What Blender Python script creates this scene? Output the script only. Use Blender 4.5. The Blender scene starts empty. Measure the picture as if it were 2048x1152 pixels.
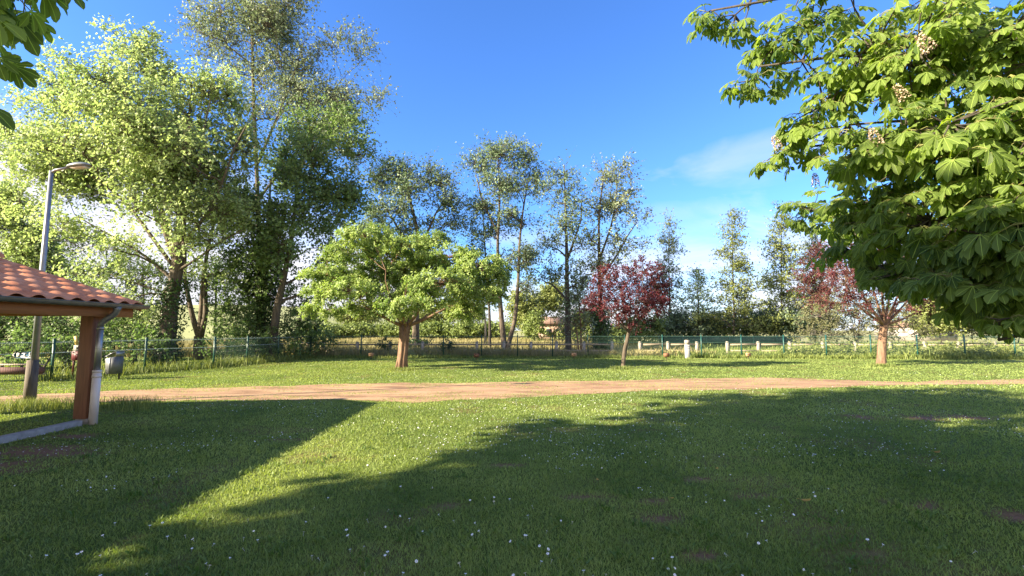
import bpy, math, random
import numpy as np
from mathutils import Vector, Matrix

rng = np.random.default_rng(7)
random.seed(7)
scene = bpy.context.scene
R = math.radians

# ------------------------------------------------------------------ camera
F = 939.0                     # focal length in pixels of a 2048 px wide frame
PITCH = math.atan(84.0 / F)
CAM_H = 1.70
cam_d = bpy.data.cameras.new("camera")
cam_d.sensor_width = 36.0
cam_d.lens = F / 2048 * 36.0
cam_d.clip_start = 0.05
cam_d.clip_end = 3000
cam = bpy.data.objects.new("camera", cam_d)
scene.collection.objects.link(cam)
cam.location = (0, 0, CAM_H)
cam.rotation_euler = (R(90) + PITCH, 0, 0)
scene.camera = cam

# ------------------------------------------------------------------ light
LX, LY = 1.90, 0.79           # sunlight travels (LX, LY, -1)
SUN_EL = math.atan2(1, math.hypot(LX, LY))
SUN_AZ = math.atan2(-LX, -LY)     # compass style, from +Y towards +X
sun_d = bpy.data.lights.new("sun", 'SUN')
sun_d.energy = 5.0
sun_d.angle = R(0.6)
sun_d.color = (1.0, 0.86, 0.62)
sun = bpy.data.objects.new("sun", sun_d)
scene.collection.objects.link(sun)
sun.rotation_euler = Vector((LX, LY, -1)).to_track_quat('-Z', 'Y').to_euler()
sun.location = (-30, -12, 15)

world = bpy.data.worlds.new("World")
scene.world = world
world.use_nodes = True
wt = world.node_tree
wt.nodes.clear()
wo = wt.nodes.new('ShaderNodeOutputWorld')
bg = wt.nodes.new('ShaderNodeBackground')
sky = wt.nodes.new('ShaderNodeTexSky')
sky.sky_type = 'NISHITA'
sky.sun_disc = False
sky.sun_elevation = SUN_EL
sky.sun_rotation = SUN_AZ % (2 * math.pi)
sky.altitude = 100
sky.air_density = 1.0
sky.dust_density = 0.6
sky.ozone_density = 2.2
hs = wt.nodes.new('ShaderNodeHueSaturation')
hs.inputs['Saturation'].default_value = 1.10
hs.inputs['Value'].default_value = 1.0
wt.links.new(sky.outputs[0], hs.inputs['Color'])
tc = wt.nodes.new('ShaderNodeTexCoord')
sep = wt.nodes.new('ShaderNodeSeparateXYZ')
wt.links.new(tc.outputs['Generated'], sep.inputs[0])


def wmath(op, a, b=None, clamp=False):
    n = wt.nodes.new('ShaderNodeMath')
    n.operation = op
    n.use_clamp = clamp
    for i, v in enumerate((a, b)):
        if v is None:
            continue
        if isinstance(v, (int, float)):
            n.inputs[i].default_value = v
        else:
            wt.links.new(v, n.inputs[i])
    return n.outputs[0]


cm = wt.nodes.new('ShaderNodeMapping')
cm.inputs['Scale'].default_value = (1.0, 1.0, 3.2)
cm.inputs['Location'].default_value = (0.35, 0.1, 0.2)
wt.links.new(tc.outputs['Generated'], cm.inputs[0])
cn = wt.nodes.new('ShaderNodeTexNoise')
cn.inputs['Scale'].default_value = 2.6
cn.inputs['Detail'].default_value = 9
cn.inputs['Roughness'].default_value = 0.55
cn.inputs['Distortion'].default_value = 0.5
wt.links.new(cm.outputs[0], cn.inputs['Vector'])
# low cloud bank, thicker towards the left (-X), thin wisps higher up on the right
low = wmath('SUBTRACT', 0.40, wmath('MULTIPLY', sep.outputs[2], 1.55))
leftish = wmath('MAXIMUM', wmath('MULTIPLY', sep.outputs[0], -0.46), wmath('MULTIPLY', sep.outputs[0], 0.04))
behind = wmath('MULTIPLY', wmath('SUBTRACT', wmath('MULTIPLY', sep.outputs[1], -1.0), -0.15, ), 1.6, clamp=True)  # unseen cloud behind the camera, added to brighten the shade
dens = wmath('ADD', wmath('ADD', wmath('ADD', cn.outputs[0], low), leftish), wmath('MULTIPLY', behind, 0.9))
mask = wmath('MULTIPLY', wmath('SUBTRACT', dens, 0.60), 3.0, clamp=True)
mask = wmath('MULTIPLY', mask, wmath('MAXIMUM', behind, wmath('MULTIPLY', wmath('SUBTRACT', 0.50, sep.outputs[2]), 4.0, clamp=True)))
def wisp(x0, z0, rx, rz, amt):
    dx = wmath('DIVIDE', wmath('SUBTRACT', sep.outputs[0], x0), rx)
    dz = wmath('DIVIDE', wmath('SUBTRACT', sep.outputs[2], z0), rz)
    d = wmath('ADD', wmath('MULTIPLY', dx, dx), wmath('MULTIPLY', dz, dz))
    f = wmath('SUBTRACT', 1.0, wmath('ADD', d, wmath('MULTIPLY', wmath('SUBTRACT', cn.outputs[0], 0.5), -4.0)), clamp=True)
    f = wmath('MULTIPLY', f, wmath('GREATER_THAN', sep.outputs[1], 0.0))
    w = wmath('MULTIPLY', wmath('SUBTRACT', cn.outputs[0], 0.34), 2.6, clamp=True)
    return wmath('MULTIPLY', wmath('MULTIPLY', f, w), amt)


for w_ in ((.48, .31, .13, .045, .36), (.30, .225, .16, .03, .35), (.40, .20, .2, .03, .4), (-.30, .26, .08, .05, .6)):
    mask = wmath('MAXIMUM', mask, wisp(*w_))
mask = wmath('MULTIPLY', mask, 0.92)
mix = wt.nodes.new('ShaderNodeMix')
mix.data_type = 'RGBA'
wt.links.new(mask, mix.inputs['Factor'])
tint = wt.nodes.new('ShaderNodeMix')
tint.data_type = 'RGBA'
tint.blend_type = 'MULTIPLY'
tint.inputs['Factor'].default_value = 1.0
wt.links.new(hs.outputs[0], tint.inputs[6])
tint.inputs[7].default_value = (0.63, 0.915, 1.38, 1)
wt.links.new(tint.outputs[2], mix.inputs[6])
mix.inputs[7].default_value = (4.6, 4.4, 4.6, 1)
wt.links.new(mix.outputs[2], bg.inputs[0])
bg.inputs['Strength'].default_value = 0.066
wt.links.new(bg.outputs[0], wo.inputs[0])

scene.view_settings.view_transform = 'Standard'
scene.view_settings.look = 'None'
scene.view_settings.exposure = 2.05
scene.view_settings.gamma = 1.0
try:
    scene.cycles.max_bounces = 8
    scene.cycles.diffuse_bounces = 4
    scene.cycles.glossy_bounces = 2
    scene.cycles.transmission_bounces = 4
    scene.cycles.use_denoising = True
    scene.cycles.sample_clamp_indirect = 6
except Exception:
    pass

# ------------------------------------------------------------------ helpers
SP, CP = math.sin(PITCH), math.cos(PITCH)


def ray(u, v):
    a = (u - 1024) / F
    b = (576 - v) / F
    return np.array((a, CP - b * SP, SP + b * CP))


def P(u, v, Y):
    d = ray(u, v)
    d = d * (Y / d[1])
    return np.array((d[0], d[1], CAM_H + d[2]))


def G(u, v, z=0.0):
    d = ray(u, v)
    k = (z - CAM_H) / d[2]
    return np.array((d[0] * k, d[1] * k, z))


def hash2(ix, iy, seed):
    h = np.sin(ix * 127.1 + iy * 311.7 + seed * 74.7) * 43758.5453
    return h - np.floor(h)


def vnoise(x, y, seed=0):
    x = np.asarray(x, float)
    y = np.asarray(y, float)
    ix, iy = np.floor(x), np.floor(y)
    fx, fy = x - ix, y - iy
    fx = fx * fx * (3 - 2 * fx)
    fy = fy * fy * (3 - 2 * fy)
    a = hash2(ix, iy, seed)
    b = hash2(ix + 1, iy, seed)
    c = hash2(ix, iy + 1, seed)
    d = hash2(ix + 1, iy + 1, seed)
    return (a * (1 - fx) + b * fx) * (1 - fy) + (c * (1 - fx) + d * fx) * fy


def fbm(x, y, seed=0, oct=4):
    s, amp, tot = 0, 1.0, 0
    for o in range(oct):
        s = s + amp * vnoise(np.asarray(x) * 2 ** o, np.asarray(y) * 2 ** o, seed + o * 13)
        tot += amp
        amp *= 0.5
    return s / tot


def tag(o, label=None, cat=None, group=None, kind=None):
    if label:
        o['label'] = label
    if cat:
        o['category'] = cat
    if group:
        o['group'] = group
    if kind:
        o['kind'] = kind
    return o


def empty(name, loc, label, cat, group=None, rz=0.0):
    o = bpy.data.objects.new(name, None)
    scene.collection.objects.link(o)
    o.location = loc
    o.rotation_euler = (0, 0, rz)
    o.empty_display_size = 0.2
    return tag(o, label, cat, group)


class MB:
    """collects faces, then links them as one mesh object"""

    def __init__(self):
        self.v, self.f, self.n, self.r, self.uv = [], [], [], [], []
        self.nv = 0

    def add(self, verts, faces, rnd=0.5, uv=None):
        verts = np.asarray(verts, float).reshape(-1, 3)
        for fc in faces:
            self.f.append(np.asarray(fc, np.int64) + self.nv)
            self.n.append(len(fc))
        self.v.append(verts)
        self.r.append(np.full(len(verts), rnd) if np.isscalar(rnd) else np.asarray(rnd, float))
        self.uv.append(np.zeros((len(verts), 2)) if uv is None else np.asarray(uv, float))
        self.nv += len(verts)

    def add_arr(self, verts, faces, rnd, uv=None):
        """verts (N,3); faces (M,k) array of one face size"""
        verts = np.asarray(verts, float).reshape(-1, 3)
        faces = np.asarray(faces, np.int64)
        self.f.append((faces + self.nv).ravel())
        self.n.append((len(faces), faces.shape[1]))
        self.v.append(verts)
        self.r.append(np.asarray(rnd, float).ravel())
        self.uv.append(np.zeros((len(verts), 2)) if uv is None else np.asarray(uv, float))
        self.nv += len(verts)

    def box(self, c, s, rz=0.0, rnd=0.5, ry=0.0, rx=0.0):
        x, y, z = np.asarray(s) / 2.0
        v = np.array([(i * x, j * y, k * z) for i in (-1, 1) for j in (-1, 1) for k in (-1, 1)])
        m = np.array(Matrix.Rotation(rz, 3, 'Z') @ Matrix.Rotation(ry, 3, 'Y') @ Matrix.Rotation(rx, 3, 'X'))
        v = v @ m.T + np.asarray(c)
        self.add(v, [(0, 1, 3, 2), (4, 6, 7, 5), (0, 4, 5, 1), (2, 3, 7, 6), (0, 2, 6, 4), (1, 5, 7, 3)], rnd)

    def tube(self, pts, radii, n=6, cap=True, rnd=0.5):
        pts = np.asarray(pts, float)
        m = len(pts)
        radii = np.broadcast_to(np.asarray(radii, float), (m,))
        t = np.gradient(pts, axis=0)
        t /= np.linalg.norm(t, axis=1)[:, None] + 1e-9
        ref = np.array((0, 0, 1.0)) if abs(t[0][2]) < 0.9 else np.array((1.0, 0, 0))
        a = np.cross(t, ref)
        a /= np.linalg.norm(a, axis=1)[:, None] + 1e-9
        b = np.cross(t, a)
        ang = np.linspace(0, 2 * math.pi, n, endpoint=False)
        ring = (pts[:, None, :] + radii[:, None, None] *
                (np.cos(ang)[None, :, None] * a[:, None, :] + np.sin(ang)[None, :, None] * b[:, None, :]))
        i = np.arange(m - 1)[:, None] * n
        j = np.arange(n)[None, :]
        j2 = (j + 1) % n
        faces = np.stack([i + j, i + n + j, i + n + j2, i + j2], -1).reshape(-1, 4)
        base = self.nv
        self.add_arr(ring.reshape(-1, 3), faces, np.full(m * n, rnd))
        if cap:
            self.f.append(np.arange(n) + base)
            self.n.append(n)
            self.f.append(np.arange(n)[::-1] + base + (m - 1) * n)
            self.n.append(n)

    def build(self, name, mat, parent=None, smooth=False, loc=None):
        me = bpy.data.meshes.new(name)
        V = np.concatenate(self.v) if self.v else np.zeros((0, 3))
        if parent is not None:
            q = parent
            while q is not None:
                V = V - np.array(q.location)
                q = q.parent
        elif loc is not None:
            V = V - np.asarray(loc)
        L = np.concatenate(self.f)
        tot = []
        for n in self.n:
            if isinstance(n, tuple):
                tot.append(np.full(n[0], n[1]))
            else:
                tot.append(np.array([n]))
        tot = np.concatenate(tot)
        start = np.concatenate([[0], np.cumsum(tot)[:-1]])
        me.vertices.add(len(V))
        me.vertices.foreach_set('co', V.ravel().astype(np.float32))
        me.loops.add(len(L))
        me.loops.foreach_set('vertex_index', L.astype(np.int32))
        me.polygons.add(len(tot))
        me.polygons.foreach_set('loop_start', start.astype(np.int32))
        me.polygons.foreach_set('loop_total', tot.astype(np.int32))
        at = me.attributes.new('rnd', 'FLOAT', 'POINT')
        at.data.foreach_set('value', np.concatenate(self.r).astype(np.float32))
        uvl = me.uv_layers.new(name='uv')
        UV = np.concatenate(self.uv)[L]
        uvl.data.foreach_set('uv', UV.ravel().astype(np.float32))
        me.update(calc_edges=True)
        me.validate()
        if smooth:
            me.polygons.foreach_set('use_smooth', np.ones(len(tot), bool))
        me.materials.append(mat)
        o = bpy.data.objects.new(name, me)
        scene.collection.objects.link(o)
        if parent is not None:
            o.parent = parent
        elif loc is not None:
            o.location = loc
        return o


# ------------------------------------------------------------------ materials
def newmat(name):
    m = bpy.data.materials.new(name)
    m.use_nodes = True
    nt = m.node_tree
    b = nt.nodes['Principled BSDF']
    return m, nt, b


def link(nt, a, b):
    nt.links.new(a, b)


def ramp(nt, stops):
    r = nt.nodes.new('ShaderNodeValToRGB')
    cr = r.color_ramp
    while len(cr.elements) < len(stops):
        cr.elements.new(0.5)
    for e, (p, c) in zip(cr.elements, stops):
        e.position = p
        e.color = (*c, 1)
    return r


def noise_tex(nt, scale, detail=5, rough=0.6, coord='Object', stretch=None):
    t = nt.nodes.new('ShaderNodeTexCoord')
    n = nt.nodes.new('ShaderNodeTexNoise')
    n.inputs['Scale'].default_value = scale
    n.inputs['Detail'].default_value = detail
    n.inputs['Roughness'].default_value = rough
    src = t.outputs[coord]
    if stretch:
        mp = nt.nodes.new('ShaderNodeMapping')
        mp.inputs['Scale'].default_value = stretch
        link(nt, src, mp.inputs[0])
        src = mp.outputs[0]
    link(nt, src, n.inputs['Vector'])
    return n


def bump(nt, b, height, strength=0.4, dist=0.02):
    bp = nt.nodes.new('ShaderNodeBump')
    bp.inputs['Strength'].default_value = strength
    bp.inputs['Distance'].default_value = dist
    link(nt, height, bp.inputs['Height'])
    link(nt, bp.outputs[0], b.inputs['Normal'])


def simple(name, col, rough=0.6, metal=0.0, var=0.25, scale=6.0, stretch=None, bmp=0.0, detail=5):
    m, nt, b = newmat(name)
    n = noise_tex(nt, scale, detail, stretch=stretch)
    c = np.array(col)
    r = ramp(nt, [(0.28, tuple(c * (1 - var))), (0.72, tuple(np.minimum(c * (1 + var), 0.95)))])
    link(nt, n.outputs[0], r.inputs[0])
    link(nt, r.outputs[0], b.inputs['Base Color'])
    b.inputs['Roughness'].default_value = rough
    b.inputs['Metallic'].default_value = metal
    if bmp:
        bump(nt, b, n.outputs[0], bmp)
    return m


def leafmat(name, dark, light, trans=0.35, tcol=None, clump=0.5, rough=0.48, veins=False):
    m, nt, b = newmat(name)
    at = nt.nodes.new('ShaderNodeAttribute')
    at.attribute_name = 'rnd'
    n = noise_tex(nt, clump, 3)
    mx = nt.nodes.new('ShaderNodeMath')
    mx.operation = 'MULTIPLY_ADD'
    link(nt, n.outputs[0], mx.inputs[0])
    mx.inputs[1].default_value = 0.9
    ad = nt.nodes.new('ShaderNodeMath')
    ad.operation = 'MULTIPLY_ADD'
    link(nt, at.outputs['Fac'], ad.inputs[0])
    ad.inputs[1].default_value = 0.75
    ad.inputs[2].default_value = -0.33
    link(nt, ad.outputs[0], mx.inputs[2])
    mid = tuple((np.array(dark) + np.array(light)) / 2)
    r = ramp(nt, [(0.1, dark), (0.5, mid), (0.95, light)])
    link(nt, mx.outputs[0], r.inputs[0])
    col = r.outputs[0]
    if veins:
        uvn = nt.nodes.new('ShaderNodeUVMap')
        sx = nt.nodes.new('ShaderNodeSeparateXYZ')
        link(nt, uvn.outputs[0], sx.inputs[0])
        ab = nt.nodes.new('ShaderNodeMath'); ab.operation = 'ABSOLUTE'
        link(nt, sx.outputs[1], ab.inputs[0])
        k = nt.nodes.new('ShaderNodeMath'); k.operation = 'MULTIPLY_ADD'
        link(nt, ab.outputs[0], k.inputs[0]); k.inputs[1].default_value = -0.28
        link(nt, sx.outputs[0], k.inputs[2])
        s = nt.nodes.new('ShaderNodeMath'); s.operation = 'MULTIPLY'
        link(nt, k.outputs[0], s.inputs[0]); s.inputs[1].default_value = 88.0
        si = nt.nodes.new('ShaderNodeMath'); si.operation = 'SINE'
        link(nt, s.outputs[0], si.inputs[0])
        bump(nt, b, si.outputs[0], 0.55, 0.004)
        lw = nt.nodes.new('ShaderNodeMath'); lw.operation = 'LESS_THAN'
        link(nt, ab.outputs[0], lw.inputs[0]); lw.inputs[1].default_value = 0.05
        mm = nt.nodes.new('ShaderNodeMix'); mm.data_type = 'RGBA'
        link(nt, lw.outputs[0], mm.inputs['Factor'])
        link(nt, col, mm.inputs[6])
        mm.inputs[7].default_value = (*np.minimum(np.array(light) * 1.5, 0.6), 1)
        col = mm.outputs[2]
    link(nt, col, b.inputs['Base Color'])
    b.inputs['Roughness'].default_value = rough
    b.inputs['Specular IOR Level'].default_value = 0.3
    tr = nt.nodes.new('ShaderNodeBsdfTranslucent')
    hv = nt.nodes.new('ShaderNodeMix')
    hv.data_type = 'RGBA'
    hv.blend_type = 'MULTIPLY'
    hv.inputs['Factor'].default_value = 1.0
    link(nt, col, hv.inputs[6])
    hv.inputs[7].default_value = (*(tcol or (1.7, 1.6, 0.6)), 1)
    link(nt, hv.outputs[2], tr.inputs['Color'])
    ms = nt.nodes.new('ShaderNodeMixShader')
    ms.inputs[0].default_value = trans
    link(nt, b.outputs[0], ms.inputs[1])
    link(nt, tr.outputs[0], ms.inputs[2])
    link(nt, ms.outputs[0], nt.nodes['Material Output'].inputs['Surface'])
    return m


def barkmat(name, c1, c2, scale=7):
    m, nt, b = newmat(name)
    n = noise_tex(nt, scale, 7, 0.65, stretch=(1, 1, 0.22))
    r = ramp(nt, [(0.3, c1), (0.7, c2)])
    link(nt, n.outputs[0], r.inputs[0])
    link(nt, r.outputs[0], b.inputs['Base Color'])
    b.inputs['Roughness'].default_value = 0.9
    bump(nt, b, n.outputs[0], 0.9, 0.06)
    return m


M = {}
M['bark'] = barkmat('grey_bark', (0.05, 0.04, 0.03), (0.16, 0.125, 0.09))
M['bark_warm'] = barkmat('warm_bark', (0.10, 0.055, 0.035), (0.30, 0.185, 0.12), 9)
M['bark_dark'] = barkmat('dark_bark', (0.03, 0.025, 0.02), (0.085, 0.07, 0.055))
M['bark_pale'] = barkmat('pale_bark', (0.09, 0.08, 0.065), (0.24, 0.22, 0.19), 5)
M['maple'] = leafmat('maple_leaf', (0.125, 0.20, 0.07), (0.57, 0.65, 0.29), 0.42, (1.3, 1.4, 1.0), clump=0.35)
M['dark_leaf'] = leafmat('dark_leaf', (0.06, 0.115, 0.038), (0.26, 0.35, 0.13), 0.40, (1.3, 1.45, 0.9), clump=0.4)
M['poplar'] = leafmat('poplar_leaf', (0.09, 0.125, 0.07), (0.36, 0.42, 0.26), 0.34, (1.2, 1.3, 1.0), clump=0.5)
M['ash'] = leafmat('grey_green_leaf', (0.07, 0.12, 0.07), (0.27, 0.35, 0.20), 0.34, (1.2, 1.35, 1.0), clump=0.5)
M['catalpa'] = leafmat('bright_leaf', (0.065, 0.14, 0.035), (0.42, 0.51, 0.16), 0.38, (1.35, 1.45, 0.8), clump=1.0)
M['plum'] = leafmat('plum_leaf', (0.035, 0.009, 0.015), (0.17, 0.036, 0.048), 0.34, (1.5, 0.8, 0.7), 1.4)
M['plum_brown'] = leafmat('plum_brown_leaf', (0.045, 0.013, 0.018), (0.16, 0.045, 0.053), 0.32, (1.5, 1.0, 0.8), 1.4)
M['olive'] = leafmat('olive_leaf', (0.07, 0.08, 0.035), (0.22, 0.22, 0.11), 0.25, (1.3, 1.3, 0.7), 0.8)
M['yellow_green'] = leafmat('yellow_green_leaf', (0.09, 0.125, 0.03), (0.32, 0.36, 0.12), 0.30, (1.3, 1.3, 0.7), clump=0.5)
M['hedge'] = leafmat('hedge_leaf', (0.08, 0.125, 0.03), (0.30, 0.37, 0.11), 0.28, (1.3, 1.3, 0.7), clump=0.3)
M['ivy'] = leafmat('ivy_leaf', (0.02, 0.045, 0.012), (0.06, 0.11, 0.025), 0.15, clump=2.0, rough=0.4)
M['chestnut'] = leafmat('chestnut_leaf', (0.045, 0.095, 0.022), (0.27, 0.365, 0.085), 0.46, (1.9, 1.9, 0.55), 0.9, 0.42, veins=True)
M['shoot'] = simple('green_shoot', (0.20, 0.20, 0.06), 0.6)
M['blossom'] = simple('blossom', (0.50, 0.38, 0.28), 0.6, var=0.25, scale=40)
M['grass'] = leafmat('grass_blade', (0.075, 0.145, 0.034), (0.37, 0.44, 0.145), 0.35, (1.5, 1.5, 0.5), 0.45, 0.6)
M['tall_grass'] = leafmat('tall_grass_blade', (0.09, 0.14, 0.03), (0.30, 0.35, 0.11), 0.3, (1.4, 1.3, 0.6), 0.4, 0.6)
M['straw'] = leafmat('straw_grass', (0.20, 0.19, 0.075), (0.42, 0.37, 0.18), 0.25, (1.2, 1.1, 0.7), 0.1, 0.7)
M['petal'] = simple('daisy_petal', (0.82, 0.82, 0.80), 0.6, var=0.06, scale=30)
M['fence_green'] = simple('green_paint', (0.012, 0.060, 0.045), 0.38, var=0.2)
M['fence_green_lit'] = simple('sunlit_green_paint', (0.015, 0.085, 0.075), 0.38, var=0.2)  # same green fence paint with sunlight put into the colour
M['fence_wire'] = simple('galvanised_green_wire', (0.045, 0.10, 0.075), 0.30, var=0.2)
M['fence_fold_glint'] = simple('sun_glint_ridge', (0.55, 0.62, 0.58), 0.35, var=0.1)  # sun glint on the mesh folds, painted as a pale colour
M['concrete'] = simple('concrete', (0.29, 0.275, 0.25), 0.9, var=0.25, scale=9, bmp=0.3)
M['conc_post'] = simple('pale_concrete', (0.52, 0.49, 0.44), 0.9, var=0.25, scale=8, bmp=0.3)
M['rail'] = simple('weathered_rail', (0.33, 0.27, 0.20), 0.9, var=0.35, scale=5, stretch=(0.3, 4, 4), bmp=0.3)
M['rail_post'] = simple('weathered_post', (0.34, 0.305, 0.26), 0.9, var=0.25, scale=9, bmp=0.3)
M['stain_wood'] = simple('red_brown_wood', (0.19, 0.080, 0.040), 0.55, var=0.28, scale=4, stretch=(8, 8, 0.6), bmp=0.25)
M['stain_beam'] = simple('orange_brown_wood', (0.34, 0.13, 0.045), 0.55, var=0.25, scale=4, stretch=(8, 0.5, 8), bmp=0.2)
M['zinc'] = simple('zinc', (0.34, 0.34, 0.33), 0.42, 0.75, var=0.18, scale=5)
M['zinc_dark'] = simple('weathered_zinc', (0.17, 0.175, 0.165), 0.5, 0.55, var=0.25, scale=6)
M['pvc'] = simple('stained_white_pipe', (0.66, 0.58, 0.52), 0.55, var=0.14, scale=5, stretch=(1, 1, 0.4))
M['galv'] = simple('galvanised_steel', (0.27, 0.29, 0.32), 0.45, 0.5, var=0.12, scale=8)
M['old_wood'] = simple('grey_brown_wood', (0.12, 0.098, 0.075), 0.85, var=0.35, scale=5, stretch=(9, 9, 0.7), bmp=0.4)
M['log'] = simple('dark_log', (0.13, 0.055, 0.045), 0.8, var=0.35, scale=5, stretch=(0.6, 6, 6), bmp=0.4)
M['plank'] = simple('pale_plank', (0.42, 0.32, 0.24), 0.8, var=0.25, scale=5, stretch=(0.6, 6, 6))
M['bin_grey'] = simple('grey_sheet_steel', (0.13, 0.135, 0.14), 0.5, 0.3, var=0.15, scale=7)
M['dark_metal'] = simple('dark_metal', (0.05, 0.05, 0.05), 0.5, 0.3)
M['sign_wood'] = simple('brown_sign_wood', (0.42, 0.25, 0.13), 0.8, var=0.25, scale=14)
M['sign_dark'] = simple('dark_sign_wood', (0.20, 0.09, 0.05), 0.8, var=0.3, scale=14)
M['maroon'] = simple('maroon_paint', (0.10, 0.014, 0.017), 0.5, var=0.2)
M['white'] = simple('white_paint', (0.60, 0.59, 0.56), 0.55, var=0.05)
M['yellow'] = simple('yellow_paint', (0.45, 0.33, 0.09), 0.55, var=0.2)
M['blue'] = simple('blue_sign', (0.02, 0.075, 0.14), 0.45, var=0.1)
M['white_post'] = simple('white_post_paint', (0.50, 0.50, 0.50), 0.65, var=0.08)
M['dead_leaf'] = leafmat('dead_leaf', (0.40, 0.22, 0.04), (0.72, 0.48, 0.10), 0.25, (1.2, 1.0, 0.4), 6)
M['render_wall'] = simple('pink_render', (0.42, 0.29, 0.22), 0.9, var=0.2, scale=3)
M['house_white'] = simple('white_render', (0.36, 0.33, 0.30), 0.9, var=0.08, scale=2)
M['roof_red'] = simple('far_roof_tile', (0.20, 0.13, 0.10), 0.85, var=0.3, scale=3)
M['glass'] = simple('window_dark', (0.03, 0.035, 0.04), 0.12)
M['screen'] = simple('windbreak_net', (0.014, 0.045, 0.042), 0.8, var=0.25, scale=3)

# roof tile
m, nt, b = newmat('clay_tile')
n1 = noise_tex(nt, 2.2, 6, 0.7)
n2 = noise_tex(nt, 28, 4, 0.6)
r1 = ramp(nt, [(0.3, (0.50, 0.17, 0.075)), (0.5, (0.70, 0.27, 0.125)), (0.72, (0.78, 0.38, 0.22))])
link(nt, n1.outputs[0], r1.inputs[0])
mx = nt.nodes.new('ShaderNodeMix'); mx.data_type = 'RGBA'; mx.blend_type = 'MULTIPLY'
r2 = ramp(nt, [(0.3, (0.84, 0.82, 0.80)), (0.6, (1, 1, 1))])
link(nt, n2.outputs[0], r2.inputs[0])
mx.inputs['Factor'].default_value = 1.0
link(nt, r1.outputs[0], mx.inputs[6]); link(nt, r2.outputs[0], mx.inputs[7])
link(nt, mx.outputs[2], b.inputs['Base Color'])
b.inputs['Roughness'].default_value = 0.75
bump(nt, b, n2.outputs[0], 0.25, 0.01)
M['tile'] = m

# lawn: 'rnd' attribute carries how bare the soil is
m, nt, b = newmat('lawn_soil')
at = nt.nodes.new('ShaderNodeAttribute'); at.attribute_name = 'rnd'
n1 = noise_tex(nt, 0.55, 6, 0.65)
n2 = noise_tex(nt, 22, 6, 0.75)
r1 = ramp(nt, [(0.25, (0.07, 0.11, 0.02)), (0.5, (0.13, 0.17, 0.035)), (0.78, (0.20, 0.22, 0.06))])
link(nt, n1.outputs[0], r1.inputs[0])
r2 = ramp(nt, [(0.3, (0.45, 0.45, 0.45)), (0.7, (1.25, 1.25, 1.25))])
link(nt, n2.outputs[0], r2.inputs[0])
mx = nt.nodes.new('ShaderNodeMix'); mx.data_type = 'RGBA'; mx.blend_type = 'MULTIPLY'; mx.inputs['Factor'].default_value = 1
link(nt, r1.outputs[0], mx.inputs[6]); link(nt, r2.outputs[0], mx.inputs[7])
soil = ramp(nt, [(0.3, (0.17, 0.085, 0.05)), (0.7, (0.32, 0.18, 0.11))])
link(nt, n2.outputs[0], soil.inputs[0])
mx2 = nt.nodes.new('ShaderNodeMix'); mx2.data_type = 'RGBA'
link(nt, at.outputs['Fac'], mx2.inputs['Factor'])
link(nt, mx.outputs[2], mx2.inputs[6]); link(nt, soil.outputs[0], mx2.inputs[7])
link(nt, mx2.outputs[2], b.inputs['Base Color'])
b.inputs['Roughness'].default_value = 0.95
b.inputs['Specular IOR Level'].default_value = 0.1
bump(nt, b, n2.outputs[0], 0.8, 0.05)
M['lawn'] = m

m, nt, b = newmat('sandy_dirt')
n1 = noise_tex(nt, 1.3, 8, 0.75, stretch=(0.4, 1.6, 1))
n2 = noise_tex(nt, 30, 6, 0.75)
r1 = ramp(nt, [(0.32, (0.17, 0.095, 0.055)), (0.42, (0.24, 0.135, 0.07)), (0.55, (0.41, 0.26, 0.145)), (0.78, (0.49, 0.33, 0.195))])
link(nt, n1.outputs[0], r1.inputs[0])
r2 = ramp(nt, [(0.3, (0.68, 0.66, 0.64)), (0.65, (1.08, 1.08, 1.08))])
link(nt, n2.outputs[0], r2.inputs[0])
mx = nt.nodes.new('ShaderNodeMix'); mx.data_type = 'RGBA'; mx.blend_type = 'MULTIPLY'; mx.inputs['Factor'].default_value = 1
link(nt, r1.outputs[0], mx.inputs[6]); link(nt, r2.outputs[0], mx.inputs[7])
link(nt, mx.outputs[2], b.inputs['Base Color'])
b.inputs['Roughness'].default_value = 0.95
bump(nt, b, n2.outputs[0], 0.6, 0.03)
M['dirt'] = m
M['meadow'] = simple('meadow_ground', (0.24, 0.24, 0.085), 0.95, var=0.3, scale=0.35, bmp=0.4)
M['hill'] = simple('hill_field', (0.25, 0.27, 0.10), 0.95, var=0.25, scale=0.06)

# ------------------------------------------------------------------ ground
# path edges, world metres (x, near y, far y)
PE = []
for u, vf, vn in ((-300, 806, 824), (0, 790, 809), (200, 779, 808), (400, 773, 803), (560, 770, 800), (700, 768, 798), (860, 766, 804), (960, 765, 800),
                  (1100, 763, 790), (1250, 760, 783), (1400, 757, 779), (1550, 756, 776), (1700, 759, 772), (1850, 763, 769.5),
                  (2048, 758, 768), (2300, 755, 767)):
    f_, n_ = G(u, vf), G(u, vn)
    PE.append(((f_[0] + n_[0]) / 2, n_[1], f_[1]))
PE = np.array(PE)


def path_edges(x):
    n_ = np.interp(x, PE[:, 0], PE[:, 1])
    f_ = np.interp(x, PE[:, 0], PE[:, 2])
    n_ = n_ + 0.55 * (fbm(x * 0.8, x * 0 + 3.3, 5) - 0.5) + 0.30 * (fbm(x * 4.0, x * 0 + 9.3, 8) - 0.5)
    f_ = f_ + 0.9 * (fbm(x * 0.7, x * 0 + 7.7, 6) - 0.5) + 0.40 * (fbm(x * 4.0, x * 0 + 1.3, 9) - 0.5)
    return n_, f_


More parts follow.
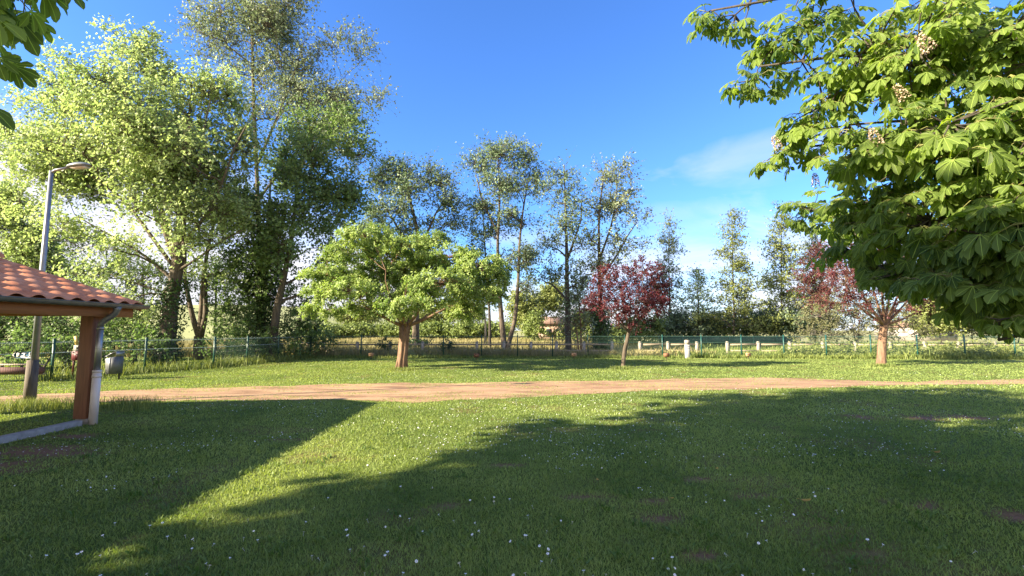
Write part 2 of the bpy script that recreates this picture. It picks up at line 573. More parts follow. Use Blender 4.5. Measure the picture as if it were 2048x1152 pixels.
PATCH = [(1840, 1012, .28, .14), (1270, 1085, .13, .07), (1850, 836, .5, .35), (900, 1012, .25, .10), (1410, 1112, .16, .08),
         (1725, 834, .5, .35), (1930, 834, .55, .35), (1290, 1000, .2, .08), (1170, 995, .25, .06), (1640, 1058, .15, .06),
         (1730, 1105, .25, .08), (1330, 1040, .3, .08), (1395, 958, .15, .1), (1010, 930, .3, .1), (1660, 1140, .1, .06),
         (60, 905, 1.0, .45), (-60, 935, 1.0, .6), (150, 872, .5, .25), (2030, 1030, .3, .2), (560, 880, .4, .1), (1500, 990, .2, .08)]
PATCH = [(*G(u, v)[:2], rx * .75, ry * .8) for u, v, rx, ry in PATCH]


def soil_at(x, y):
    s = np.zeros_like(np.asarray(x, float))
    nz = fbm(np.asarray(x) * 6, np.asarray(y) * 6, 21)
    for px, py, rx, ry in PATCH:
        d = np.sqrt(((x - px) / rx) ** 2 + ((y - py) / ry) ** 2)
        s = np.maximum(s, np.clip(1.35 - d * 0.9 + (nz - 0.5) * 1.8, 0, 1))
    s = np.maximum(s, np.clip((fbm(np.asarray(x) * 1.1, np.asarray(y) * 1.1, 31) - 0.66) * 5 + (nz - .5), 0, 0.3))
    return s


def bumps(x, y):
    return 0.05 * (fbm(x * 0.25, y * 0.25, 41, 2) - 0.5) + 0.02 * (fbm(x * 1.5, y * 1.5, 43, 2) - 0.5)


gx = np.arange(-24, 27.01, 0.14)
gy = np.arange(-3, 34.01, 0.14)
XX, YY = np.meshgrid(gx, gy)
XX, YY = XX.ravel(), YY.ravel()
nx, ny = len(gx), len(gy)
ii = (np.arange(ny - 1)[:, None] * nx + np.arange(nx - 1)[None, :]).ravel()
lawn = MB()
lawn.add_arr(np.stack([XX, YY, np.zeros_like(XX)], -1), np.stack([ii, ii + 1, ii + nx + 1, ii + nx], -1), soil_at(XX, YY))
tag(lawn.build('lawn', M['lawn'], smooth=True), kind='structure')
far = MB()
far.add([(-1500, -1500, -0.006), (1500, -1500, -0.006), (1500, 1500, -0.006), (-1500, 1500, -0.006)], [(0, 1, 2, 3)])
tag(far.build('ground', M['meadow']), kind='structure')

px = np.arange(-22, 26, 0.06)
pn, pf = path_edges(px)
keep = pf - pn > 0.05
pf = np.where(keep, pf, pn + 0.05)
pm = MB()
rows = 6
vv = np.concatenate([np.stack([px, pn + (pf - pn) * k / (rows - 1), np.full_like(px, 0.005)], -1) for k in range(rows)])
n_ = len(px)
ii = (np.arange(rows - 1)[:, None] * n_ + np.arange(n_ - 1)[None, :]).ravel()
pm.add_arr(vv, np.stack([ii, ii + 1, ii + n_ + 1, ii + n_], -1), np.full(len(vv), .5))
tag(pm.build('dirt_path', M['dirt']), kind='structure')

# hill: rises to the left behind the trees
hx = np.linspace(-260, 60, 70)
hy = np.linspace(92, 420, 50)
HX, HY = np.meshgrid(hx, hy)
lf = np.clip((-8 - HX) / 110.0, 0, 1)
lf = lf * lf * (3 - 2 * lf)
HZ = -0.3 + lf * 15 * (1 - np.exp(-(HY - 92) / 60.0)) + 1.2 * (fbm(HX * 0.02, HY * 0.02, 3) - 0.5) * lf
hill = MB()
ii = (np.arange(49)[:, None] * 70 + np.arange(69)[None, :]).ravel()
hill.add_arr(np.stack([HX.ravel(), HY.ravel(), HZ.ravel()], -1), np.stack([ii, ii + 1, ii + 71, ii + 70], -1), np.full(HX.size, .5))
tag(hill.build('hill', M['hill'], smooth=True), kind='structure')

# ------------------------------------------------------------------ grass
def blades(n, x, y, z0, h, w, lean=0.5, rnd=None):
    """one bent blade (two stacked faces) per row"""
    ang = rng.uniform(0, 2 * math.pi, n)
    wx, wy = np.cos(ang) * w / 2, np.sin(ang) * w / 2
    la = rng.uniform(0, 2 * math.pi, n)
    ll = rng.uniform(0.1, 1.0, n) * lean * h
    dx, dy = np.cos(la) * ll, np.sin(la) * ll
    b = np.stack([x, y, np.full(n, 0.0) + z0], -1)
    v0 = b + np.stack([-wx, -wy, 0 * wx], -1)
    v1 = b + np.stack([wx, wy, 0 * wx], -1)
    mid = b + np.stack([dx * .35, dy * .35, h * 0.6], -1)
    v2 = mid + np.stack([wx * .8, wy * .8, 0 * wx], -1)
    v3 = mid + np.stack([-wx * .8, -wy * .8, 0 * wx], -1)
    v4 = b + np.stack([dx, dy, h * 0.95], -1)
    V = np.stack([v0, v1, v2, v3, v4], 1).reshape(-1, 3)
    k = np.arange(n)[:, None] * 5
    q = k + np.array([[0, 1, 2, 3]])
    t = k + np.array([[3, 2, 4]])
    r = np.repeat(rng.uniform(0, 1, n) if rnd is None else rnd, 5)
    return V, q, t, r


def add_blades(mb, *a, **k):
    V, q, t, r = blades(*a, **k)
    base = mb.nv
    mb.add_arr(V, q, r)
    mb.f.append((t + base).ravel())
    mb.n.append((len(t), 3))


def scatter(n, rmin, rmax, half=1.25):
    """points in a wide fan around the place of the photograph, thinning with distance"""
    r = rmin * (rmax / rmin) ** rng.uniform(0, 1, n)
    a = rng.uniform(-half, half, n)
    return r * np.sin(a), r * np.cos(a), r


N = 900000
x, y, r = scatter(N, 1.5, 43.0, 1.30)
pn, pf = path_edges(x)
inside = (y > pn) & (y < pf)
edge = np.minimum(y - pn, pf - y) / np.maximum(pf - pn, .05)
island = fbm(x * 1.1, y * 2.8, 77) + .30 * rng.random(N) > 0.60 + .46 * edge - np.clip((x - 8) * .022, 0, .25)
ok = (~inside | island) & (rng.random(N) > soil_at(x, y) * 0.85) & (y < 29.3) & (y > .8) & (np.abs(x) < 33)
x, y, r, ins = x[ok], y[ok], r[ok], inside[ok]
n = len(x)
h = rng.gamma(6, 0.0034, n) * (0.75 + 0.7 * fbm(x * 1.7, y * 1.7, 55)) + 0.008
h = np.where(ins, h * 0.8, h)
w = np.maximum(0.0032, r * 0.0010) * rng.uniform(0.7, 1.4, n)
broad = rng.random(n) < 0.10
w = np.where(broad, w * 2.6, w)
h = np.where(broad, h * 0.55, h)
rn = np.clip(0.30 * rng.random(n) + 0.75 * fbm(x * 0.9, y * 0.9, 61) + 0.18 * (fbm(x * 5, y * 5, 63) - .5) * 2, 0, 1)
gm = MB()
add_blades(gm, n, x, y, -0.003, h, w, lean=1.3, rnd=rn)
for k_ in range(260):                    # flat weed rosettes and clover in the turf
    rx_, ry_, _r = scatter(1, 2.3, 9.0, .85)
    m_ = rng.integers(8, 18)
    if soil_at(rx_, ry_)[0] > .3:
        continue
    add_blades(gm, m_, rx_[0] + rng.normal(0, .05, m_), ry_[0] + rng.normal(0, .05, m_), .0, rng.uniform(.035, .065, m_), rng.uniform(.012, .024, m_), lean=1.7, rnd=np.full(m_, rng.uniform(0, .35)))
tag(gm.build('grass', M['grass']), 'short green lawn grass with clover and worn brown patches', 'grass', kind='stuff')

# tufts along kerb, pillar and lamp base
def tufts(mb, cx, cy, n, sx, sy, hmin, hmax, w):
    x = cx + rng.normal(0, sx, n)
    y = cy + rng.normal(0, sy, n)
    add_blades(mb, n, x, y, -0.003, rng.uniform(hmin, hmax, n), w * rng.uniform(.7, 1.3, n), lean=0.6)



# ------------------------------------------------------------------ pavilion
EX, EZ, GY = -7.38, 2.18, 9.36          # right eave line, its height, gable end
SLOPE, RUN, PY0 = 0.310, 2.95, 0.2
RX = EX - RUN                           # ridge
pav = empty('picnic_shelter', (RX, (GY + PY0) / 2, 0), 'open wooden shelter with orange clay tile roof and zinc gutter', 'shelter')


def roof_side(mb, sgn):
    """sgn=+1: the slope falling to +X; corrugated courses with a lip at each lower edge"""
    ncourse, L = 8, RUN / 7.6
    per = 0.325
    ys = np.arange(PY0, GY + 0.001, per / 12)
    ph = ((GY - ys) / per) % 1.0
    prof = np.where(ph < 0.62, np.sin(ph / 0.62 * math.pi) ** 0.8 * 0.034, -0.014 * np.sin((ph - 0.62) / 0.38 * math.pi))
    for c in range(ncourse):
        d0 = c * L                       # distance in from the eave
        d1 = min((c + 1) * L + 0.05, RUN + 0.02)
        jit = 0.004 * np.sin(c * 3.1 + np.floor((GY - ys) / per) * 2.3)
        rows = []
        for d, lift in ((d0, -0.012), (d0 + 0.002, 0.008), (d1, 0.0)):
            x = EX - d
            z = EZ + 0.04 + d * SLOPE + lift + (prof * 1.08 if d != d1 else prof * 0.95) + jit
            xx = np.full_like(ys, x) if sgn > 0 else np.full_like(ys, 2 * RX - x)
            rows.append(np.stack([xx + jit, ys, z], -1))
        V = np.concatenate(rows)
        n = len(ys)
        k = np.arange(n - 1)
        f = np.concatenate([np.stack([k, k + 1, k + n + 1, k + n], -1), np.stack([k + n, k + n + 1, k + 2 * n + 1, k + 2 * n], -1)])
        mb.add_arr(V, f, np.full(len(V), .5))


rf = MB()
roof_side(rf, 1)
roof_side(rf, -1)
for k in range(24):                      # ridge tiles
    y0 = PY0 + k * 0.46
    if y0 > GY - 0.2:
        break
    a = np.linspace(0, math.pi, 9)
    for yy0, yy1, rr in ((y0, min(y0 + 0.5, GY), 0.12),):
        V = np.concatenate([np.stack([RX + rr * np.cos(a), np.full(9, yy), EZ + 0.05 + RUN * SLOPE + (rr + .01 * (yy == yy0)) * np.sin(a)], -1) for yy in (yy0, yy1)])
        kk = np.arange(8)
        rf.add_arr(V, np.stack([kk, kk + 1, kk + 10, kk + 9], -1), np.full(18, .5))
rf.build('roof', M['tile'], pav, smooth=False)
bd = MB()                                # boards under the tiles
for s_ in (1, -1):
    xm = RX + s_ * RUN / 2
    bd.box((xm, (PY0 + GY) / 2, EZ - 0.02 + RUN * SLOPE / 2), (math.hypot(RUN, RUN * SLOPE) - .06, GY - PY0 - 0.06, 0.025), ry=s_ * math.atan(SLOPE))
bd.build('roof_boards', M['stain_beam'], pav)
vb = MB()                                # barge board along the gable
for s_ in (1, -1):
    xm = RX + s_ * RUN / 2
    vb.box((xm, GY + 0.012, EZ - 0.04 + RUN * SLOPE / 2), (math.hypot(RUN, RUN * SLOPE) - .02, 0.024, 0.15), ry=s_ * math.atan(SLOPE))
vb.build('barge_board', M['stain_beam'], pav)
for bx in (EX - 0.16, 2 * RX - EX + 0.16):
    b_ = MB()
    b_.box((bx, (PY0 + GY) / 2 - 0.02, 2.03), (0.10, GY - PY0 - 0.1, 0.17))
    b_.build('eave_beam', M['stain_beam'], pav)
PX = -7.80
for qx in (PX, 2 * RX - PX):
    for qy in (8.75, 4.75, 0.8):
        p_ = MB()
        p_.box((qx, qy, 0.10 + 1.865 / 2), (0.24, 0.24, 1.865))
        pl = p_.build('pillar', M['stain_wood'], pav)
        bv = pl.modifiers.new('bevel', 'BEVEL'); bv.width = 0.012; bv.segments = 2
        ft = MB()
        ft.box((qx + 0.03, qy, 0.05), (0.22, 0.20, 0.10))
        ft.build('footing', M['concrete'], pl)
for qy in (8.75, 4.75, 0.8):
    t_ = MB()
    t_.box((RX, qy, 2.05), (2 * (RX * -1 + PX) - 0.26, 0.12, 0.18))
    t_.box((RX, qy, 2.6), (0.12, 0.12, 0.92))
    t_.build('tie_beam', M['stain_beam'], pav)
# gutter: half-round channel
gu = MB()
a = np.linspace(math.pi, 2 * math.pi, 11)
ys = np.linspace(PY0 - 0.02, GY + 0.10, 40)
for rr in (0.072, 0.066):
    V = np.concatenate([np.stack([EX + 0.02 + rr * np.cos(a), np.full(11, y_), EZ - 0.0 + rr * np.sin(a) + 0.0], -1) for y_ in ys])
    i_ = (np.arange(39)[:, None] * 11 + np.arange(10)[None, :]).ravel()
    gu.add_arr(V, np.stack([i_, i_ + 1, i_ + 12, i_ + 11], -1), np.full(len(V), .5))
gu.tube([(EX + 0.02 + 0.072, PY0, EZ), (EX + 0.02 + 0.072, GY + .1, EZ)], 0.010, 8)
gu.add(np.concatenate([[(EX + 0.02, GY + 0.10, EZ)], np.stack([EX + 0.02 + 0.072 * np.cos(a), np.full(11, GY + .10), EZ + 0.072 * np.sin(a)], -1)]),
       [(0, k, k + 1) for k in range(1, 11)])
gut = gu.build('gutter', M['zinc_dark'], pav, smooth=False)
DX, DY = -7.58, 8.68
dp = MB()
dp.tube([(EX + .02, 8.75, EZ - 0.05), (EX + .02, 8.75, EZ - 0.11), (EX, 8.74, EZ - 0.17), (EX - .06, 8.73, EZ - 0.235), (DX + .06, 8.69, EZ - 0.30), (DX + .01, DY, EZ - 0.36), (DX, DY, EZ - 0.43)],
        [0.075, 0.055, .052, .05, .05, .05, .05], 14)
dw = dp.build('downpipe', M['zinc_dark'], pav, smooth=True)
d2 = MB()
d2.tube([(DX, DY, EZ - 0.42), (DX - 0.005, DY, 0.94)], 0.052, 16)
d2.build('zinc_section', M['zinc'], dw, smooth=True)
d3 = MB()
d3.tube([(DX, DY, 0.95), (DX - 0.005, DY, 0.0)], 0.066, 16)
d3.build('stained_lower_section', M['pvc'], dw, smooth=True)
for zc, rr, mm in ((EZ - 0.45, 0.058, 'zinc'), (0.95, 0.072, 'pvc'), (0.86, 0.072, 'pvc')):
    c_ = MB()
    c_.tube([(DX, DY, zc - .018), (DX, DY, zc + .018)], rr, 16)
    c_.build('pipe_collar', M[mm], dw, smooth=False)
kb = MB()
kb.box((-7.71, 5.0, 0.02), (0.16, 7.1, 0.16), rz=0.005)
kbo = kb.build('kerb', M['concrete'], pav)
bv = kbo.modifiers.new('bevel', 'BEVEL'); bv.width = 0.02; bv.segments = 2

# ------------------------------------------------------------------ lamp post and arrow sign
lb = G(58, 812)
lp = empty('street_lamp', lb, 'tall grey metal street lamp bracketed to a wooden stub post', 'street lamp')
lx, ly = lb[0], lb[1]
w_ = MB()
w_.tube([(lx, ly, -0.05), (lx, ly, 1.02)], [0.115, 0.105], 14)
w_.build('wooden_stub', M['old_wood'], lp, smooth=True)
w_ = MB()
w_.tube([(lx + .03, ly, 0.98), (lx + .03, ly, 3.0), (lx + .03, ly, 5.42)], [0.068, 0.056, 0.040], 16)
w_.build('pole', M['galv'], lp, smooth=True)
w_ = MB()
w_.tube([(lx + .03, ly, 5.38), (lx + .12, ly, 5.44), (lx + .42, ly, 5.50)], [0.03, .03, .028], 8)
w_.build('arm', M['galv'], lp, smooth=True)
hd = MB()
t = np.linspace(0, 1, 9)
prof = np.sin(np.clip(t * 1.0, 0, 1) * math.pi) ** 0.55
rows = []
for ti, pi_ in zip(t, prof):
    xx = lx + .38 + ti * 0.58
    wv, hv = 0.03 + 0.11 * pi_, 0.015 + 0.085 * pi_
    aa = np.linspace(0, 2 * math.pi, 12, endpoint=False)
    zz = np.where(np.sin(aa) > 0, np.sin(aa) * hv, np.sin(aa) * hv * 0.35)
    rows.append(np.stack([np.full(12, xx), ly + np.cos(aa) * wv, 5.50 + ti * 0.05 + zz], -1))
V = np.concatenate(rows)
k = np.arange(8)[:, None] * 12
j = np.arange(12)[None, :]
hd.add_arr(V, np.stack([k + j, k + (j + 1) % 12, k + 12 + (j + 1) % 12, k + 12 + j], -1).reshape(-1, 4), np.full(len(V), .5))
hd.build('lamp_head', simple('lamp_housing', (0.16, 0.18, 0.19), 0.4, 0.2), lp, smooth=True)
gl = MB()
gl.box((lx + .70, ly, 5.497), (0.34, 0.16, 0.02), ry=-0.08)
gl.build('lens', M['white'], lp)

sg = empty('direction_sign', (lx - .27, ly + 0.02, 1.13), 'small blue arrow shaped direction sign with white symbols pointing left', 'sign')
s_ = MB()
sx0, sx1, sy, sz, sh = lx - 0.50, lx - 0.05, ly + 0.02, 1.135, 0.072
s_.add([(sx1, sy, sz - sh), (sx0 + .09, sy, sz - sh), (sx0, sy, sz), (sx0 + .09, sy, sz + sh), (sx1, sy, sz + sh),
        (sx1, sy + .02, sz - sh), (sx0 + .09, sy + .02, sz - sh), (sx0, sy + .02, sz), (sx0 + .09, sy + .02, sz + sh), (sx1, sy + .02, sz + sh)],
       [(0, 1, 2, 3, 4)[::-1], (5, 6, 7, 8, 9), (0, 5, 6, 1), (1, 6, 7, 2), (2, 7, 8, 3), (3, 8, 9, 4), (4, 9, 5, 0)])
s_.build('board', M['blue'], sg)
s_ = MB()
for x0, x1, z0, z1 in ((.10, .175, -.045, .045), (.215, .335, -.042, -.026), (.215, .335, .026, .042), (.262, .288, -.026, .026)):
    s_.box((sx0 + (x0 + x1) / 2, sy - .003, sz + (z0 + z1) / 2), (x1 - x0, .004, z1 - z0))
s_.box((sx0 + .035, sy - .003, sz + .024), (.085, .004, .014), ry=-0.70)
s_.box((sx0 + .035, sy - .003, sz - .024), (.085, .004, .014), ry=0.70)
# little walking figure
s_.box((sx0 + .395, sy - .003, sz + .044), (.02, .004, .02))
s_.box((sx0 + .395, sy - .003, sz + .012), (.016, .004, .04))
s_.box((sx0 + .385, sy - .003, sz - .026), (.012, .004, .045), ry=0.35)
s_.box((sx0 + .406, sy - .003, sz - .026), (.012, .004, .045), ry=-0.35)
s_.box((sx0 + .395, sy - .003, sz + .018), (.05, .004, .010), ry=0.3)
s_.build('white_symbols', M['white'], sg)

# ------------------------------------------------------------------ litter bin
bb = G(226, 759)
bn = empty('litter_bin', bb, 'grey sheet metal litter bin with sloped hood on a short post', 'litter bin')
bx, by = bb[0], bb[1]
q = MB()
q.tube([(bx + .10, by + .12, -0.05), (bx + .10, by + .12, 0.75)], 0.03, 8)
q.build('post', M['dark_metal'], bn)
q = MB()
# tapering body, wider at the top, with a hooded lid leaning to the right
bw, bd_, z0, z1, z1b = 0.165, 0.17, 0.20, 0.80, 0.97
v = [(-bw * .82, -bd_ * .95, z0), (bw * 1.05, -bd_ * .95, z0), (bw * 1.05, bd_ * .95, z0), (-bw * .82, bd_ * .95, z0),
     (-bw * 1.05, -bd_, z1 - .08), (bw * 1.1, -bd_, z1), (bw * 1.1, bd_, z1), (-bw * 1.05, bd_, z1 - .08)]
q.add(np.array(v) + (bx, by, 0), [(0, 3, 2, 1), (0, 1, 5, 4), (1, 2, 6, 5), (2, 3, 7, 6), (3, 0, 4, 7)])
bo = q.build('container', M['bin_grey'], bn)
sd = bo.modifiers.new('solid', 'SOLIDIFY'); sd.thickness = 0.008
q = MB()
v = [(-bw * 1.2, -bd_ * 1.05, z1 - .02), (0, -bd_ * 1.05, z1b - .07), (bw * 1.15, -bd_ * 1.05, z1b),
     (-bw * 1.2, bd_ * 1.05, z1 - .02), (0, bd_ * 1.05, z1b - .07), (bw * 1.15, bd_ * 1.05, z1b), (bw * 1.15, -bd_ * 1.05, z1), (bw * 1.15, bd_ * 1.05, z1)]
q.add(np.array(v) + (bx, by, 0), [(0, 1, 4, 3), (1, 2, 5, 4), (2, 6, 7, 5)])
lo = q.build('hood', simple('hood_steel', (0.30, 0.30, 0.30), 0.35, 0.6), bn)
sd = lo.modifiers.new('solid', 'SOLIDIFY'); sd.thickness = 0.012
q = MB()
q.box((bx - .02, by - bd_ - .006, 0.50), (0.012, 0.012, 0.56), ry=0.06)
q.tube([(bx - .12, by - bd_ - .03, .80), (bx - .12, by - bd_ + .06, .80)], 0.022, 10)
q.build('latch_rod', M['galv'], bn)

# ------------------------------------------------------------------ log bench and play panel behind the shelter
lg0 = G(-40, 762)
lg = empty('log_bench', (lg0[0] + 0.9, lg0[1], 0), 'low dark log with a pale plank lying beside the mesh fence', 'bench')
q = MB()
q.tube([P(-60, 742, 15.6), P(84, 741, 15.6)], [.12, .115], 14)
q.build('log', M['log'], lg, smooth=True)
for vv_, zz in ((729, .035), (748, .03)):
    q = MB()
    a_, b_ = P(-40, vv_, 15.8), P(86, vv_, 15.8)
    q.box((a_ + b_) / 2, (b_[0] - a_[0], 0.25, zz))
    q.build('plank', M['plank'], lg)
for uu in (-20, 66):
    q = MB()
    c_ = P(uu, 741, 15.75)
    q.box((c_[0], c_[1], (c_[2] - .1) / 2), (.10, .10, c_[2] - .1))
    q.build('leg', M['log'], lg)
mp = P(154, 705, 16.6)
mpn = empty('play_panel', (mp[0], mp[1], 0), 'maroon and white playground panel half hidden by the shelter pillar', 'play panel')
q = MB(); q.box((mp[0], mp[1], .80), (.34, .05, .32)); q.build('lower_board', M['maroon'], mpn)
q = MB(); q.box((mp[0] + .02, mp[1], 1.07), (.28, .04, .20)); q.build('upper_board', M['concrete'], mpn)
q = MB(); q.box((mp[0] - .07, mp[1] + .01, 1.33), (.10, .04, .32), ry=-.25); q.build('pointed_slat', M['yellow'], mpn)
q = MB(); q.box((mp[0] + .03, mp[1] - .022, 1.10), (.10, .01, .12)); q.build('dark_picture', M['dark_metal'], mpn)
for dx in (-.12, .12):
    q = MB(); q.box((mp[0] + dx, mp[1] + .04, .49), (.05, .05, 1.0)); q.build('leg', M['maroon'], mpn)

# ------------------------------------------------------------------ green mesh fence
FH = 1.36


def mesh_panel(mb, ridge, a, b, h=FH, z0=0.04, step=0.055, th=0.0042):
    a, b = np.asarray(a), np.asarray(b)
    L = np.linalg.norm(b - a)
    d = (b - a) / L
    nrm = np.array((d[1], -d[0]))
    if nrm[0] + nrm[1] * .4 > 0:
        nrm = -nrm                        # folds bulge towards the sunny side
    ks = np.arange(int(L / step)) * step + step / 2
    folds = (0.22, h - 0.44, h - 0.09)
    zs = [z0]
    of = [0.0]
    for f_ in folds:
        zs += [f_ - .035, f_, f_ + .035]
        of += [0, 0.035, 0]
    zs += [h]
    of += [0]
    zs, of = np.array(zs), np.array(of)
    tri = np.array([(0, 1.0), (-.87, -.5), (.87, -.5)]) * th
    m = len(zs)
    for s in ks:
        c = np.stack([a[0] + d[0] * s + nrm[0] * of, a[1] + d[1] * s + nrm[1] * of, zs], -1)
        ring = c[:, None, :] + (tri[:, 0][None, :, None] * np.array((*d, 0)) + tri[:, 1][None, :, None] * np.array((*nrm, 0)))
        i_ = np.arange(m - 1)[:, None] * 3
        j_ = np.arange(3)[None, :]
        mb.add_arr(ring.reshape(-1, 3), np.stack([i_ + j_, i_ + (j_ + 1) % 3, i_ + 3 + (j_ + 1) % 3, i_ + 3 + j_], -1).reshape(-1, 4), np.full(m * 3, .5))
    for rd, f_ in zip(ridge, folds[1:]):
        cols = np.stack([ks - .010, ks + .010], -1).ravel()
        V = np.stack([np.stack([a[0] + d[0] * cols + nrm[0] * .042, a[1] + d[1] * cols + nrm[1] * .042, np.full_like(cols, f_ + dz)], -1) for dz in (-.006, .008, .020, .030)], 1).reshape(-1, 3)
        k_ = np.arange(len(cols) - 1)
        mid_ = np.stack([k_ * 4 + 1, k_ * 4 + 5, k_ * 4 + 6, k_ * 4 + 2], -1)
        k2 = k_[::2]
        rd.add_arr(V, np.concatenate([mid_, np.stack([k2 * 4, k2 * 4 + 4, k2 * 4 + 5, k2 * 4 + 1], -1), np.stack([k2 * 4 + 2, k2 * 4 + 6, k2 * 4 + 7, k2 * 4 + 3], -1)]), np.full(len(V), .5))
    for zz in list(folds) + [z0 + .06, h - .04]:
        mb.tube([(a[0], a[1], zz), (b[0], b[1], zz)], th * 1.1, 3, cap=False)


def green_fence(root, pts, mpost, fold, skip=()):
    for i_, p_ in enumerate(pts):
        q = MB()
        q.box((p_[0], p_[1], FH / 2), (.06, .06, FH + .06))
        q.box((p_[0], p_[1], FH + .04), (.068, .068, .02))
        q.build('post', mpost[i_] if isinstance(mpost, list) else mpost, root)
    for i_ in range(len(pts) - 1):
        if i_ in skip:
            continue
        q, rd = MB(), (MB(), MB())
        mesh_panel(q, rd, pts[i_], pts[i_ + 1])
        pn_ = q.build('mesh_panel', M['fence_wire'], root)
        for r_ in rd:
            o = r_.build('fold_line', fold, pn_)
            sd = o.modifiers.new('solid', 'SOLIDIFY'); sd.thickness = .006


FL = [(-17.6, 11.2), (-16.7, 13.6), (-15.5, 16.0), (-14.62, 18.9), (-13.4, 21.3), (-13.2, 23.6), (-12.9, 26.1), (-12.3, 28.9)]
fa = empty('mesh_fence', (-13.4, 21.3, 0), 'dark green mesh fence with bright fold lines below the big left trees', 'fence', 'green mesh fence runs')
green_fence(fa, FL, M['fence_green'], M['fence_fold_glint'])
us = (722, 805, 887, 963, 1035, 1105, 1176, 1250, 1325, 1403, 1483, 1568, 1653, 1742, 1835, 1930, 2030, 2135)
FR = [(-12.3, 28.9)] + [tuple(P(u, 700, 29.2 - max(0, (u - 1400)) / 600 * 1.4)[:2]) for u in us]
fb = empty('mesh_fence', (0, 29.2, 0), 'long green mesh fence across the far end of the lawn', 'fence', 'green mesh fence runs')
green_fence(fb, FR, [M['fence_green']] * 9 + [M['fence_green_lit']] * 20, M['fence_wire'])

# ------------------------------------------------------------------ concrete post and rail fence behind
rails = []
WP = (590, 645, 714, 780, 845, 900, 954, 1008, 1062, 1113, 1168, 1224), (1280, 1336, 1394), (1455, 1517, 1580, 1646, 1711, 1781, 1850, 1918, 1990, 2065)
WL = ('weathered concrete post and timber rail fence in the shade behind the green mesh',
      'short stretch of concrete post and rail fence behind the white marker post',
      'sunlit pale concrete post and rail fence among tall weeds')
for us_, lab in zip(WP, WL):
    c0 = P(us_[len(us_) // 2], 700, 31.6)
    rt = empty('rail_fence', (c0[0], c0[1], 0), lab, 'fence', 'concrete post and rail fence')
    pts = [P(u, 700, 31.6 - max(0, (u - 1400)) / 600 * 1.2 + 0.05 * rng.normal()) for u in us_]
    for p_ in pts:
        q = MB()
        hh = 0.90 + rng.normal() * .015
        q.box((p_[0], p_[1], hh / 2), (.19, .15, hh), ry=rng.normal() * .015)
        q.box((p_[0], p_[1], hh + .022), (.14, .11, .05))
        o = q.build('post', M['rail_post'], rt)
    for zz in (.74, .32):
        for i_ in range(len(pts) - 1):
            q = MB()
            a_, b_ = pts[i_], pts[i_ + 1]
            L = math.hypot(b_[0] - a_[0], b_[1] - a_[1]) - .16
            q.box(((a_[0] + b_[0]) / 2, (a_[1] + b_[1]) / 2, zz), (L, .06, .11), rz=math.atan2(b_[1] - a_[1], b_[0] - a_[0]), ry=rng.normal() * .006)
            q.build('rail', M['rail'], rt)

# white marker post
wpz = G(1375, 717)
wp = empty('marker_post', wpz, 'stout white marker post with brown wooden top on the lawn edge', 'post')
q = MB(); q.box((wpz[0], wpz[1], .42), (.24, .20, .84)); o = q.build('shaft', M['white_post'], wp)
bv = o.modifiers.new('bevel', 'BEVEL'); bv.width = .012
q = MB(); q.box((wpz[0], wpz[1], .96), (.26, .22, .24)); q.box((wpz[0], wpz[1], 1.09), (.19, .16, .03)); q.build('cap', M['rail_post'], wp)
q = MB()
for dx in (-.05, .05):
    q.tube([(wpz[0] + dx, wpz[1] - .095, .74), (wpz[0] + dx, wpz[1] - .115, .74)], .022, 10)
    q.tube([(wpz[0] + dx, wpz[1] - .095, .62), (wpz[0] + dx, wpz[1] - .115, .62)], .022, 10)
q.build('dark_studs', M['dark_metal'], wp)

# little wooden signs along the fence
for (u, v, lab, dark) in ((742, 712, 'small pale wooden sign on a stake left of the green tree', 0), (953, 714, 'small dark box shaped wooden sign by the mesh fence right of the green tree', 1),
                          (1148, 712, 'small wooden sign on a stake in shade left of the red tree', 0), (1333, 713, 'small wooden sign between the red tree and the white marker post', 1),
                          (1497, 712, 'small sunlit wooden sign among weeds right of the white marker post', 0)):
    g = G(u, v + 6)
    rt = empty('sign_stake', g, lab, 'sign', 'small wooden signs along the fence')
    q = MB(); q.box((g[0], g[1] + .03, .10), (.05, .03, .24)); q.build('stake', M['old_wood'], rt)
    q = MB(); q.box((g[0], g[1], .26), (.30, .03 + .12 * dark, .20), rx=-.15)
    o = q.build('board', M['sign_wood' if not dark else 'sign_dark'], rt)
    q = MB()
    for k in range(3):
        q.box((g[0] - .01 * k, g[1] - .019 - .06 * dark + (k - 1) * .006, .30 - k * .042), (.20 - .03 * k, .004, .012), rx=-.15)
    q.build('carved_lines', M['dark_metal' if not dark else 'sign_wood'], o)

# ------------------------------------------------------------------ trees
def leaves(mb, c, n_dir, length, width, rnd, droop=0.25):
    """one folded pointed leaf (4 corners, mid points raised) per row"""
    n = len(c)
    nn = n_dir / (np.linalg.norm(n_dir, axis=1)[:, None] + 1e-9)
    t = rng.normal(size=(n, 3))
    t[:, 2] -= droop
    t -= nn * (t * nn).sum(1)[:, None]
    t /= np.linalg.norm(t, axis=1)[:, None] + 1e-9
    s = np.cross(nn, t)
    L = (length * rng.uniform(0.45, 1.35, n))[:, None]
    W = (width * rng.uniform(0.75, 1.2, n))[:, None]
    v0 = c - t * L * .5
    v1 = c + s * W * .5 + nn * W * .12 - t * L * .08
    v2 = c + t * L * .5 - nn * L * .08
    v3 = c - s * W * .5 + nn * W * .12 - t * L * .08
    V = np.stack([v0, v1, v2, v3], 1).reshape(-1, 3)
    k = np.arange(n)[:, None] * 4
    mb.add_arr(V, np.concatenate([k + np.array([[0, 1, 2]]), k + np.array([[0, 2, 3]])]), np.repeat(rnd, 4))


